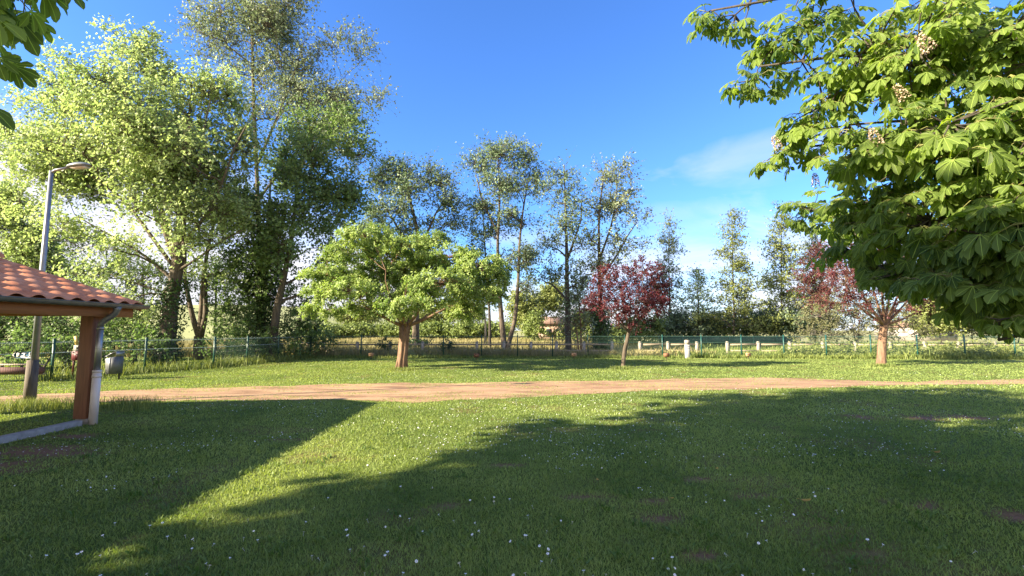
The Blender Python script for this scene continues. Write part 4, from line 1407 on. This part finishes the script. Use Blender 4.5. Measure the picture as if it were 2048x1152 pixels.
shrub_row([(1330, 655, 45, 26, 50, 'dark shrub at the left end of the windbreak net'), (1390, 652, 45, 26, 51, 'dark shrub behind the marker post'), (1440, 650, 45, 28, 52, 'dark shrub under the golden pointed tree'),
           (1500, 645, 45, 30, 51, 'dark shrub between the golden pointed trees'), (1555, 645, 50, 32, 50, 'dark shrub left of the silvery willow'), (1610, 640, 45, 36, 52, 'dark shrub behind the silvery willow')], 'ash', 'dark shrubs behind the net', 'dark_shrub', 'shrub', 4.6, .26, .45, 16)
Y0 = 35
bush('willow_bush', 'wide silvery olive willow bush behind the right hand plum', 'bush', [LB(u, v, ru, rv, Y0) for u, v, ru, rv in
     ((1640, 625, 45, 45), (1690, 600, 50, 45), (1740, 620, 50, 45), (1790, 640, 50, 36), (1660, 665, 60, 28), (1740, 668, 60, 26), (1610, 670, 35, 20), (1820, 665, 40, 24))], 'olive', 7, 26, .15, .30, bark='bark_pale', stems=5)
shrub_row([(1870, 632, 45, 42, 42, 'yellow green shrub right of the right hand plum'), (1950, 628, 50, 48, 44, 'yellow green shrub below the chestnut leaves'), (2035, 625, 55, 52, 43, 'yellow green shrub at the right picture edge'),
           (2110, 640, 55, 36, 43, 'yellow green shrub furthest right beyond the chestnut boughs')], 'yellow_green', 'yellow green shrubs at the right', 'hedge_shrub', 'shrub', 8, .22, .4, 22)
# left background
for (u_, lob_, lf_, lab_) in ((170, [(150, 560, 70, 60), (220, 540, 60, 50), (110, 500, 50, 45), (250, 600, 50, 40), (180, 480, 60, 40)], 'dark_leaf', 'dark leafy tree behind the lamp and shelter roof'),
                              (285, [(280, 590, 50, 40), (300, 540, 40, 40), (250, 520, 45, 40)], 'maple', 'light green young tree left of the ivy clad maple trunk'),
                              (430, [(430, 590, 40, 45), (450, 540, 45, 45), (410, 560, 30, 40)], 'dark_leaf', 'dark young tree right of the slim forked tree')):
    slender('background_tree', lab_, u_, [[(u_, 695), (u_ + 3, 600), (u_, 520)]], lob_, 31, lf_, 'bark_dark', 1.7, r0=.14, ls=.17, lpc=24, zmin=1.0).done()
t = slender('bushy_tree', 'yellowish green tree at the far left edge behind the lamp', 40, [[(40, 690), (40, 560), (45, 420)], [(42, 600), (90, 500), (100, 450)]],
            [(30, 400, 40, 45), (20, 470, 50, 50), (60, 480, 50, 50), (10, 550, 50, 50), (90, 560, 50, 40), (60, 520, 60, 40), (-20, 430, 40, 60)], 27, 'maple', 'bark_dark', 5.5, r0=.24, ls=.17, lpc=24)
t.done()
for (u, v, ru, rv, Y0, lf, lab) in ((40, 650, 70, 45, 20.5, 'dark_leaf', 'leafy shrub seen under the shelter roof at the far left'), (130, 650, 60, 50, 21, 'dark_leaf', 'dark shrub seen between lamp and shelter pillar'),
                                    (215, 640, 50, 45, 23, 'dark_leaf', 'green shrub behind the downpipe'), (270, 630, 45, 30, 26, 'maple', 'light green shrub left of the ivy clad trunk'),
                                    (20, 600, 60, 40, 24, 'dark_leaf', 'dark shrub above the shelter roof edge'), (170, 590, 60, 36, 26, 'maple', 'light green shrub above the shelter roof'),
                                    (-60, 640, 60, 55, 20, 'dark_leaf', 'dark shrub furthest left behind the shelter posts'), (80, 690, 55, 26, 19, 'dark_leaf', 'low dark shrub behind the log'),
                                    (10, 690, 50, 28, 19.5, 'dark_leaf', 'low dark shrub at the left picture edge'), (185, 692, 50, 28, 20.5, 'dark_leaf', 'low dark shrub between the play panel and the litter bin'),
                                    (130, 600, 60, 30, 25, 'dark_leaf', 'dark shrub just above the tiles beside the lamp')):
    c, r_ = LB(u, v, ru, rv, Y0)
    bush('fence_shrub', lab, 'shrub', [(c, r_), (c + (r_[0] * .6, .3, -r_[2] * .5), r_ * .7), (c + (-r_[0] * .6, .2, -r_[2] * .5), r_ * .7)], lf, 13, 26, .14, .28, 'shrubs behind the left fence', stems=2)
for (u, v, r_, lab) in ((897, 690, .42, 'round ivy clump on the rail fence right of the umbrella tree'), (770, 688, .45, 'dark ivy clump on the rail fence left of the umbrella tree trunk')):
    c = P(u, v, 31.2)
    bush('ivy_clump', lab, 'ivy', [(c, np.array((r_, .35, r_))), (c - (0, 0, .45), np.array((r_, .35, .45)))], 'ivy', 26, 26, .12, .12, 'ivy clumps on the rail fence')

# --- far house and windbreak net
hc = P(1108, 660, 68)
hs_ = empty('far_house', (hc[0], hc[1] + 2.5, 0), 'small pinkish rendered outbuilding glimpsed between the trunks', 'house')
q = MB(); q.box((hc[0], hc[1] + 2.5, 1.3), (4.6, 5, 2.6)); q.build('wall', M['render_wall'], hs_)
q = MB()
q.add([(hc[0] - 2.6, hc[1] - .3, 2.6), (hc[0] + 2.6, hc[1] - .3, 2.6), (hc[0] + 2.6, hc[1] + 5.3, 2.6), (hc[0] - 2.6, hc[1] + 5.3, 2.6), (hc[0] - 2.6, hc[1] + 2.5, 3.7), (hc[0] + 2.6, hc[1] + 2.5, 3.7)],
      [(0, 1, 5, 4), (2, 3, 4, 5), (0, 4, 3), (1, 2, 5), (3, 2, 1, 0)])
q.build('roof', M['roof_red'], hs_)
q = MB(); q.box((hc[0] - .8, hc[1] - .02, 1.4), (.8, .06, .9)); q.build('window', M['glass'], hs_)
hc = P(1870, 665, 75)
hs_ = empty('far_house', (hc[0], hc[1] + 4, 0), 'long low white house glimpsed under the chestnut leaves', 'house')
q = MB(); q.box((hc[0], hc[1] + 4, 1.1), (7, 8, 2.2)); q.build('wall', M['house_white'], hs_)
q = MB()
q.add([(hc[0] - 3.8, hc[1] - .4, 2.2), (hc[0] + 3.8, hc[1] - .4, 2.2), (hc[0] + 3.8, hc[1] + 8.4, 2.2), (hc[0] - 3.8, hc[1] + 8.4, 2.2), (hc[0] - 3.8, hc[1] + 4, 3.2), (hc[0] + 3.8, hc[1] + 4, 3.2)],
      [(0, 1, 5, 4), (2, 3, 4, 5), (0, 4, 3), (1, 2, 5), (3, 2, 1, 0)])
q.build('roof', M['roof_red'], hs_)
for dx in (-2.2, .3, 2.3):
    q = MB(); q.box((hc[0] + dx, hc[1] - .02, 1.2), (1, .06, 1.0)); q.build('window', M['glass'], hs_)
a_, b_ = P(1318, 680, 44), P(1600, 680, 44)
nt_ = empty('windbreak_net', ((a_[0] + b_[0]) / 2, 44, 0), 'dark teal windbreak net stretched on posts behind the rail fence', 'net')
q = MB(); q.box(((a_[0] + b_[0]) / 2, 44, .62), (b_[0] - a_[0], .03, 1.0)); q.build('netting', M['screen'], nt_)
for f_ in np.linspace(0, 1, 7):
    q = MB(); q.tube([(a_[0] + (b_[0] - a_[0]) * f_, 43.94, 0), (a_[0] + (b_[0] - a_[0]) * f_, 43.94, 1.2)], .035, 6); q.build('post', M['fence_green_lit'], nt_)

# --- meadow grass and weeds along the fences
mg = MB()
n = 60000
x = rng.uniform(-40, 13, n); y = 30 + 60 * rng.random(n) ** 1.6
w = .012 + .0016 * y
add_blades(mg, n, x, y, -.01, rng.uniform(.25, .7, n) * (0.5 + fbm(x * .2, y * .2, 71)), w, lean=.7, rnd=np.clip(fbm(x * .12, y * .12, 72) + .3 * (rng.random(n) - .5), 0, 1))
tag(mg.build('meadow_grass', M['straw']), 'pale tall meadow grass beyond the fences', 'grass', kind='stuff')
wd = MB()
n = 22000
y = 30 + 22 * rng.random(n) ** 1.5; x = 10.5 + rng.random(n) * y * 1.1
add_blades(wd, n, x, y, -.01, rng.uniform(.2, .6, n) * (0.5 + fbm(x * .2, y * .2, 73)), .02 + .0016 * y, lean=.7)
n = 26000
uu = rng.uniform(560, 2150, n)
y = 29.0 - np.maximum(0, uu - 1400) / 600 * 1.3 + np.abs(rng.normal(0, 1.0, n)) - .35
x = (uu - 1024) / F * y
hh = rng.gamma(5, .045, n) * np.where(uu > 1380, 1.0, .5) * (0.5 + fbm(x * .8, y * .8, 81))
add_blades(wd, n, x, y, -.01, np.clip(hh, .04, 1.0), rng.uniform(.02, .05, n), lean=.6)
n = 5000
fx = rng.random(n) * (len(FL) - 3) + 2
i_ = np.minimum(fx.astype(int), len(FL) - 2)
FLa = np.array(FL)
p2 = FLa[i_] + (FLa[i_ + 1] - FLa[i_]) * (fx - i_)[:, None] + rng.normal(0, .35, (n, 2)) - (.25, 0)
add_blades(wd, n, p2[:, 0], p2[:, 1], -.01, rng.gamma(5, .055, n), rng.uniform(.015, .035, n), lean=.7)
for (u, v, k_) in ((60, 815, 700), (30, 822, 400), (110, 818, 300), (160, 815, 300), (265, 812, 500), (250, 820, 300)):
    g = G(u, v)
    tufts(wd, g[0], g[1], k_, .35, .18, .06, .30, .008)
for (u, v, k_) in ((803, 741, 500), (1245, 738, 350), (1762, 733, 450), (1375, 719, 200)):
    g = G(u, v)
    tufts(wd, g[0], g[1], k_, .28, .16, .05, .20, .016)
tag(wd.build('tall_weeds', M['tall_grass']), 'unmown grass and weeds along the fences, kerb and posts', 'weeds', kind='stuff')
br = MB()
n = 9000
uu = rng.uniform(1560, 2100, n)
y = 30.2 - (uu - 1400) / 600 * 1.2 + rng.normal(0, .5, n)
x = (uu - 1024) / F * y
z = np.abs(rng.normal(0, .34, n)) * (.5 + fbm(x * .5, y * .3, 87)) + .05
leaves(br, np.stack([x, y, z], -1), rng.normal(0, .5, (n, 3)) + (-.3, -.4, .8), .16, .11, rng.random(n))
tag(br.build('bramble', M['yellow_green']), 'low leafy bramble growing through the sunny fences', 'bramble', kind='stuff')

# ------------------------------------------------------------------ horse chestnuts
rng = np.random.default_rng(21)
LEAFLET_S = np.array((0, .18, .40, .62, .80, .92, 1.0))
LEAFLET_W = np.array((.02, .20, .56, .92, 1.0, .62, .0))


def chestnut_leaf(mb, petiole, base, direc, normal, size):
    """palmate leaf: seven folded obovate leaflets hanging from one point"""
    d = direc / np.linalg.norm(direc)
    nn = normal - d * normal.dot(d)
    nn /= np.linalg.norm(nn) + 1e-9
    s = np.cross(d, nn)
    nl = 7 if rng.random() < .45 else 5
    angs = (np.arange(nl) - (nl - 1) / 2) * R(33 if nl == 7 else 40)
    rl = rng.random()
    for a in angs:
        aa = a + rng.normal(0, .07)
        L = size * (1.0 - .46 * (abs(a) / R(105)) ** 1.1) * rng.uniform(.9, 1.08)
        W = L * .20 * rng.uniform(.85, 1.1)
        dirl = d * math.cos(aa) + s * math.sin(aa)
        side = -d * math.sin(aa) + s * math.cos(aa)
        droop = rng.uniform(.22, .75)
        t = LEAFLET_S[:, None]
        cen = base + dirl * (t * L) * (1 - .12 * droop * t) - nn * (droop * L * .55 * t ** 1.8) + np.array((0, 0, -1)) * (L * .10 * t ** 2)
        w = (LEAFLET_W * W)[:, None]
        fold = .30
        lft = cen + side * w + nn * w * fold
        rgt = cen - side * w + nn * w * fold
        wav = (np.array((0, 1, -1, 1, -1, 1, 0)) * L * .008)[:, None]
        lft = lft + nn * wav
        rgt = rgt - nn * wav
        V = np.concatenate([cen, lft, rgt])
        k = np.arange(6)
        f = np.concatenate([np.stack([k, k + 1, k + 8, k + 7], -1), np.stack([k, k + 14, k + 15, k + 1], -1)])
        uv = np.concatenate([np.concatenate([t, 0 * t], 1), np.concatenate([t, LEAFLET_W[:, None]], 1), np.concatenate([t, -LEAFLET_W[:, None]], 1)])
        mb.add_arr(V, f, np.full(21, np.clip(rl * .7 + .3 * rng.random(), 0, 1)), uv)
    if petiole is not None:
        pb = base - d * size * rng.uniform(.5, .9) + np.array((0, 0, .05 * size))
        petiole.tube([pb, (pb + base) / 2 + nn * .02, base], [.0026, .002, .002], 4, cap=False)
        return pb


def shoot(tree, stems, mb, tip, out, nl, size):
    """whorl of leaves round a twig tip"""
    for k in range(nl):
        a = rng.uniform(0, 2 * math.pi)
        rnd = np.array((math.cos(a), math.sin(a), rng.uniform(-.35, .30)))
        d = out * .55 + rnd + np.array((0, 0, -.25))
        d /= np.linalg.norm(d)
        L = size * rng.uniform(.7, 1.15)
        pet = L * rng.uniform(.55, 1.0)
        base = tip + d * pet
        d2 = d + np.array((0, 0, -rng.uniform(.25, .9)))
        nrm = np.array((0, 0, 1.0)) + .35 * rng.normal(size=3) + np.array((-.3, -.25, 0))
        chestnut_leaf(None, stems, base, 0, 0) if False else chestnut_leaf(mb, None, base, d2, nrm, L)
        stems.tube([tip, (tip + base) / 2 + (0, 0, .02), base], [.0035, .0028, .0024], 4, cap=False)


def panicle(name, root, base, direc, L):
    mb = MB()
    st = MB()
    d = direc / np.linalg.norm(direc)
    st.tube([base, base + d * L], [.004, .002], 5)
    n = 44
    t = np.linspace(0.12, 1, n)
    for k in range(n):
        a = k * 2.4
        o = np.cross(d, (math.cos(a), math.sin(a), .3))
        o /= np.linalg.norm(o)
        r_ = L * .19 * (1 - t[k]) ** .6 + .007
        c = base + d * L * t[k] + o * r_
        for j in range(4):
            pd = o + .8 * rng.normal(size=3)
            pd /= np.linalg.norm(pd)
            sd_ = np.cross(pd, rng.normal(size=3)); sd_ /= np.linalg.norm(sd_)
            s_ = .011
            mb.add([c, c + pd * s_ + sd_ * s_ * .6, c + pd * s_ * 1.7, c + pd * s_ - sd_ * s_ * .6], [(0, 1, 2, 3)], rng.random())
    o = mb.build('blossom', M['blossom'], root)
    st.build('blossom_stalk', M['shoot'], o)


cb = np.array((6.4, 2.9, 0.0))
t = Tree('horse_chestnut', 'horse chestnut with big drooping palmate leaves and cream blossom at the right', 'tree', cb, M['bark_dark'], M['chestnut'])
t.stem([cb - (0, 0, .1), cb + (0, 0, 1.2), cb + (-.1, .1, 2.4), cb + (-.1, .2, 4.2), cb + (0, .2, 6.5)], .26, .10, 14, .03, .07)
for tip in (P(1420, 20, 5.0), P(1520, 130, 4.8), P(1560, 300, 5.6), P(1620, 420, 7.0), P(1760, 540, 4.8), P(1900, 600, 3.9), P(1990, 680, 3.3), P(1900, 250, 3.6), P(1750, 80, 4.2), P(1700, 250, 4.6)):
    k_ = cb + (-.1, .15, min(max(tip[2] - .9, 1.9), 4.5))
    t.stem([k_, k_ * .55 + tip * .45 + (0, 0, .25), tip], .045, .010, 7, .03)
CH = [(1415, 25, 38, 22, 5.0, .25, 5), (1470, 30, 60, 40, 5.0, .4, 9), (1510, 160, 42, 30, 4.8, .3, 8), (1545, 90, 60, 50, 4.9, .4, 12), (1620, 60, 80, 70, 4.6, .6, 22), (1545, 315, 42, 16, 5.4, .3, 6), (1600, 290, 50, 40, 5.2, .4, 12),
      (1650, 210, 70, 70, 4.8, .6, 24), (1720, 110, 90, 100, 4.3, .7, 30), (1840, 100, 120, 110, 3.9, .8, 36), (1980, 110, 90, 120, 3.6, .7, 30), (1750, 290, 100, 80, 4.2, .7, 32),
      (1890, 290, 120, 100, 3.7, .8, 36), (2020, 320, 70, 110, 3.4, .6, 26), (1620, 420, 50, 36, 7.2, .6, 18), (1680, 440, 60, 50, 5.6, .6, 20), (1760, 420, 80, 60, 4.6, .6, 26),
      (1860, 440, 100, 80, 3.9, .7, 34), (1980, 470, 90, 90, 3.4, .6, 32), (1750, 530, 50, 30, 4.8, .4, 12), (1830, 545, 70, 28, 4.2, .5, 16), (1940, 550, 80, 40, 3.5, .5, 22), (2020, 590, 50, 40, 3.3, .4, 14), (1700, 500, 36, 26, 5.2, .4, 9),
      (2100, 200, 90, 200, 3.4, .6, 34), (2120, 480, 90, 160, 3.2, .6, 28), (2000, 640, 22, 8, 3.2, .12, 2)]
lv, stp = MB(), MB()
REST = [((5.2, 3.6, 3.0), (.9, .8, .9), 34), ((5.4, 4.6, 3.6), (1.0, .9, 1.0), 34), ((6.2, 4.4, 2.6), (1.0, .9, .8), 34), ((6.6, 5.2, 3.8), (1.1, 1.0, 1.1), 36), ((7.4, 4.0, 2.8), (1.0, 1.0, .9), 34),
        ((7.6, 3.6, 4.2), (1.1, 1.1, 1.1), 36), ((7.6, 2.2, 3.0), (1.0, 1.0, 1.0), 30), ((6.3, 1.6, 3.2), (1.1, .9, 1.0), 30), ((5.2, 2.2, 3.4), (.8, .8, .9), 26), ((5.3, 3.4, 5.0), (1.1, 1.1, .9), 34),
        ((6.6, 3.2, 5.8), (1.4, 1.3, 1.0), 40), ((6.4, 2.9, 7.2), (1.1, 1.1, .9), 30), ((4.4, 4.4, 5.2), (1.0, .9, .7), 28), ((5.4, 5.4, 5.0), (1.1, 1.0, .9), 30), ((6.0, 5.9, 2.4), (.9, .8, .7), 24), ((8.2, 5.0, 3.4), (.9, 1.0, 1.0), 26),
        ((4.75, 3.7, 2.2), (.7, .7, .6), 30), ((4.8, 3.9, 3.2), (.7, .7, .7), 34), ((4.9, 4.1, 4.2), (.8, .8, .7), 34), ((5.8, 3.3, 2.1), (.9, .8, .6), 34), ((5.9, 3.3, 3.0), (.8, .9, .7), 34), ((5.8, 3.6, 4.2), (.9, .9, .8), 34),
        ((5.2, 3.0, 2.6), (.7, .6, .7), 28), ((6.8, 3.6, 3.4), (.9, .9, .9), 30), ((5.6, 4.6, 2.4), (.9, .8, .7), 26)]
LOBES = [(*LB(u, v, ru, rv, Y0, ry), int(ns * (1.9 if u > 1720 else 1.25))) for (u, v, ru, rv, Y0, ry, ns) in CH]
LOBES += [(np.array(c), np.array(r_), ns) for c, r_, ns in REST]
for c, r_, ns in LOBES:
    t.limb_to(c, r_tip=.010, zmin=1.4, sag=.10)
    for k in range(ns):
        d = rng.normal(size=3); d /= np.linalg.norm(d)
        tip = c + d * r_ * rng.uniform(.25, 1.0)
        N_ = np.array(t.nodes[6:])
        dd = np.linalg.norm(tip - N_, axis=1) + 30 * (N_[:, 2] < 1.4)
        a = N_[int(np.argmin(dd))]
        L = np.linalg.norm(tip - a)
        t.w.tube(bez(a, (a + tip) / 2 + rng.normal(0, .08, 3) * L, tip, 5), np.linspace(.008 + .004 * L, .0045, 5), 5, cap=False)
        out = (tip - (a * .5 + c * .5)); out /= np.linalg.norm(out) + 1e-9
        shoot(t, stp, lv, tip, out, rng.integers(3, 6), rng.uniform(.08, .165))
t.w.build('trunk', t.bark, t.root, smooth=True)
lv.build('crown', M['chestnut'], t.root, smooth=True)
stp.build('leaf_stalks', M['shoot'], t.root)
for (u, v, Y0, dx, dz) in ((1865, 105, 3.3, -.5, .55), (1760, 295, 3.8, -.35, .6), (1560, 300, 5.0, -.45, .8), (1815, 200, 3.9, -.5, .5), (1632, 375, 5.6, -.1, 1)):
    panicle('blossom', t.root, P(u, v, Y0), np.array((dx, -.1, dz)), .17)

rng = np.random.default_rng(33)
# second chestnut, left of and behind the photographer; one low branch hangs in at the upper left
cb = np.array((-9.4, -2.2, 0.0))
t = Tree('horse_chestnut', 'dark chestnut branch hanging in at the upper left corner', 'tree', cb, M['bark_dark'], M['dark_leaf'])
t.stem([cb - (0, 0, .1), cb + (0, 0, 2.0), cb + (.1, .1, 5.0), cb + (-.4, 1.2, 8.0), cb + (-1.2, 3.0, 10.5)], .34, .10, 12, .04, .1)
t.stem([cb + (.05, 0, 3.0), cb + (3.4, 2.0, 4.4), np.array((-3.5, 1.7, 4.15)), np.array((-2.75, 2.15, 3.75))], .10, .012, 8, .03)
shade = [((-11.4, -1.6, 6.6), (3.4, 3.5, .5)), ((-11.2, 1.1, 6.6), (2.8, 2.5, .5)), ((-9.4, 2.1, 6.7), (2.6, 2.3, .5)), ((-8.0, -1.0, 6.7), (3.6, 3.4, .6)), ((-6.5, 1.4, 6.8), (2.3, 2.0, .5)),
         ((-6.0, -3.2, 6.6), (3.4, 2.4, .6)), ((-9.3, -1.0, 7.4), (3.2, 3.0, .4)), ((-9.3, 1.6, 7.5), (2.3, 2.0, .4)), ((-11.5, 2.9, 9.6), (3.0, 2.3, 1.3)), ((-11.5, 2.6, 11.3), (3.0, 2.4, 1.3)),
         ((-11.4, -1.4, 6.3), (2.8, 2.8, .3)), ((-8.5, .2, 7.0), (3.0, 2.6, .4)), ((-6.1, .7, 5.1), (1.3, 1.1, .5)), ((-7.6, .2, 5.9), (1.5, 1.2, .4))]
shade = [(c, (rx, ry, rz * 1.0)) for c, (rx, ry, rz) in shade]
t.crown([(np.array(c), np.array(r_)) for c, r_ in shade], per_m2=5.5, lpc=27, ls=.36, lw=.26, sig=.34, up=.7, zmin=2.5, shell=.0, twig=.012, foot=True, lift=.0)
t.done()
lv, stp = MB(), MB()
for (u, v, Y0, nl) in ((15, 20, 2.2, 4), (50, 30, 2.3, 4), (-30, 60, 2.1, 4), (30, 5, 2.4, 3), (90, -20, 2.4, 3), (-30, 130, 2.2, 4), (-30, 230, 2.1, 3), (-60, 0, 2.2, 5), (-20, 40, 2.3, 4), (20, -40, 2.3, 5)):
    tip = P(u, v - 30, Y0)
    stp.tube(bez(np.array((-2.75, 2.15, 3.75)), (np.array((-2.75, 2.15, 3.75)) + tip) / 2 + (0, 0, .05), tip, 5), [.012, .010, .008, .006, .005], 5, cap=False)
    shoot(t, stp, lv, tip, np.array((.2, .1, -.3)), nl, .15)
br_ = lv.build('low_branch_leaves', M['chestnut'], t.root, smooth=True)
stp.build('leaf_stalks', M['shoot'], br_)

# ------------------------------------------------------------------ daisies
rng = np.random.default_rng(45)
def daisy_mesh(mb, c, r, tilt, detail=True):
    n = 9
    a0 = rng.uniform(0, 6.28)
    nrm = np.array((tilt[0], tilt[1], 1.0)); nrm /= np.linalg.norm(nrm)
    s = np.cross(nrm, (1, 0, 0)); s /= np.linalg.norm(s)
    u_ = np.cross(nrm, s)
    V = [c]
    for k in range(n):
        a = a0 + k * 2 * math.pi / n
        rr = r * (1 if k % 2 else .86)
        V.append(c + (s * math.cos(a) + u_ * math.sin(a)) * rr - nrm * r * .12)
    mb.add(V, [(0, k, k % n + 1) for k in range(1, n + 1)])


ds = MB()
n = 15000
x, y, r = scatter(n, 3.2, 26, .95)
pn, pf = path_edges(x)
den = fbm(x * .45, y * .45, 91) * .8 + fbm(x * 1.6, y * 1.6, 92) * .5
band = np.exp(-((r - 11.0) / 3.2) ** 2) * .20 + np.exp(-((r - 19) / 3.5) ** 2) * .20 * (x > -6)
ok = (den + band + .12 * rng.random(n) - .16 * np.clip((7.5 - r) / 2, 0, 1) > .86) & ~((y > pn) & (y < pf)) & (r > 4.6) & (y < 27)
for xi, yi, ri in zip(x[ok], y[ok], r[ok]):
    daisy_mesh(ds, np.array((xi, yi, rng.uniform(.035, .075))), rng.uniform(.005, .0085) * (1 + .02 * ri), rng.normal(0, .35, 2))
tag(ds.build('daisies', M['petal']), 'countless small white daisies dotting the lawn', 'daisies', kind='stuff')

dz = []
for (u, v) in ((1350, 1136), (1485, 1150), (1167, 1140), (1700, 1136), (1607, 1139), (1212, 1148), (1097, 1098), (1104, 1119), (1122, 1041), (1145, 1043), (1672, 1020), (1684, 1021), (1627, 984), (1630, 992), (1657, 977),
               (155, 1107), (163, 1103), (200, 1110), (205, 1070), (335, 1072), (370, 1070), (412, 1126), (420, 1130), (460, 1115), (485, 1096), (612, 1043), (608, 1063), (695, 1070), (700, 1098), (728, 1092), (770, 1110), (833, 1122), (845, 1062),
               (918, 1125), (940, 1000), (957, 1061), (735, 930), (760, 945), (865, 975), (870, 940), (60, 1110), (300, 1050), (325, 1045), (230, 1045), (1050, 1070), (1053, 1070), (1187, 1152), (1350, 1150), (1026, 1150), (1050, 1145)):
    dz.append(G(u, v, .04))
while len(dz) < 150:
    xx, yy, rr = scatter(1, 2.6, 5.4, .85)
    if fbm(xx * .9, yy * .9, 95)[0] > .42:
        dz.append(np.array((xx[0], yy[0], .04)))
pm_, cm_ = MB(), MB()
for k in range(13):
    a = k * 2 * math.pi / 13
    o = np.array((math.cos(a), math.sin(a), 0)); s_ = np.array((-math.sin(a), math.cos(a), 0))
    pm_.add([o * .004 - s_ * .0012, o * .0135 - s_ * .0028 + (0, 0, -.0015), o * .0150 + (0, 0, -.002), o * .0135 + s_ * .0028 + (0, 0, -.0015), o * .004 + s_ * .0012], [(0, 1, 2, 3, 4)])
pm_.tube([(0, 0, -.001), (.003, 0, -.045)], .0012, 4)
aa = np.linspace(0, 2 * math.pi, 8, endpoint=False)
cm_.add(np.concatenate([[(0, 0, .0042)], np.stack([.0045 * np.cos(aa), .0045 * np.sin(aa), 0 * aa + .001], -1)]), [(0, k, k % 8 + 1) for k in range(1, 9)])
pet = pm_.build('daisy', M['petal'])
cen = cm_.build('centre', M['yellow'], pet)
tag(pet, 'small white daisy with yellow centre in the near lawn', 'daisy', 'daisies in the near lawn')
for k, p_ in enumerate(dz):
    if k == 0:
        o = pet
    else:
        o = pet.copy(); scene.collection.objects.link(o)
        c2 = cen.copy(); scene.collection.objects.link(c2); c2.parent = o
    o.location = p_
    o.rotation_euler = (rng.normal(0, .4), rng.normal(0, .4), rng.uniform(0, 6))
    s_ = rng.uniform(.5, .85)
    o.scale = (s_, s_, s_)

# ------------------------------------------------------------------ fallen leaves
for (u, v, L, ang, lab) in ((1612, 1003, .115, .15, 'largest fallen yellow leaf curled on the shaded lawn'), (1434, 938, .07, .9, 'orange fallen leaf near the middle of the shaded lawn'),
                            (1874, 906, .13, .3, 'pale yellow fallen leaf towards the right edge of the lawn'), (1195, 960, .06, 1.6, 'small upright yellow fallen leaf left of the orange one'),
                            (1344, 997, .045, .2, 'tiny yellow fallen leaf left of the largest one'), (1510, 900, .05, 2.0, 'tiny yellow fallen leaf beyond the orange one')):
    g = G(u, v, .045)
    q = MB()
    t_ = np.linspace(0, 1, 7)
    wv = np.array((.05, .5, .85, 1, .8, .45, .05)) * L * .26
    d = np.array((math.cos(ang), math.sin(ang), 0)); s_ = np.array((-d[1], d[0], 0))
    cen_ = g + d * ((t_ - .5) * L)[:, None] + np.array((0, 0, 1)) * (.22 * L * (2 * t_ - 1) ** 2)[:, None]
    lft = cen_ + s_ * wv[:, None] + np.array((0, 0, 1)) * (wv * .5)[:, None]
    rgt = cen_ - s_ * wv[:, None] + np.array((0, 0, 1)) * (wv * .5)[:, None]
    k = np.arange(6)
    q.add_arr(np.concatenate([cen_, lft, rgt]), np.concatenate([np.stack([k, k + 1, k + 8, k + 7], -1), np.stack([k, k + 14, k + 15, k + 1], -1)]), np.full(21, rng.random()))
    q.tube([cen_[0], cen_[0] - d * L * .35 + (0, 0, .01)], .0016, 4)
    tag(q.build('fallen_leaf', M['dead_leaf'], loc=g), lab, 'leaf', 'fallen yellow leaves')
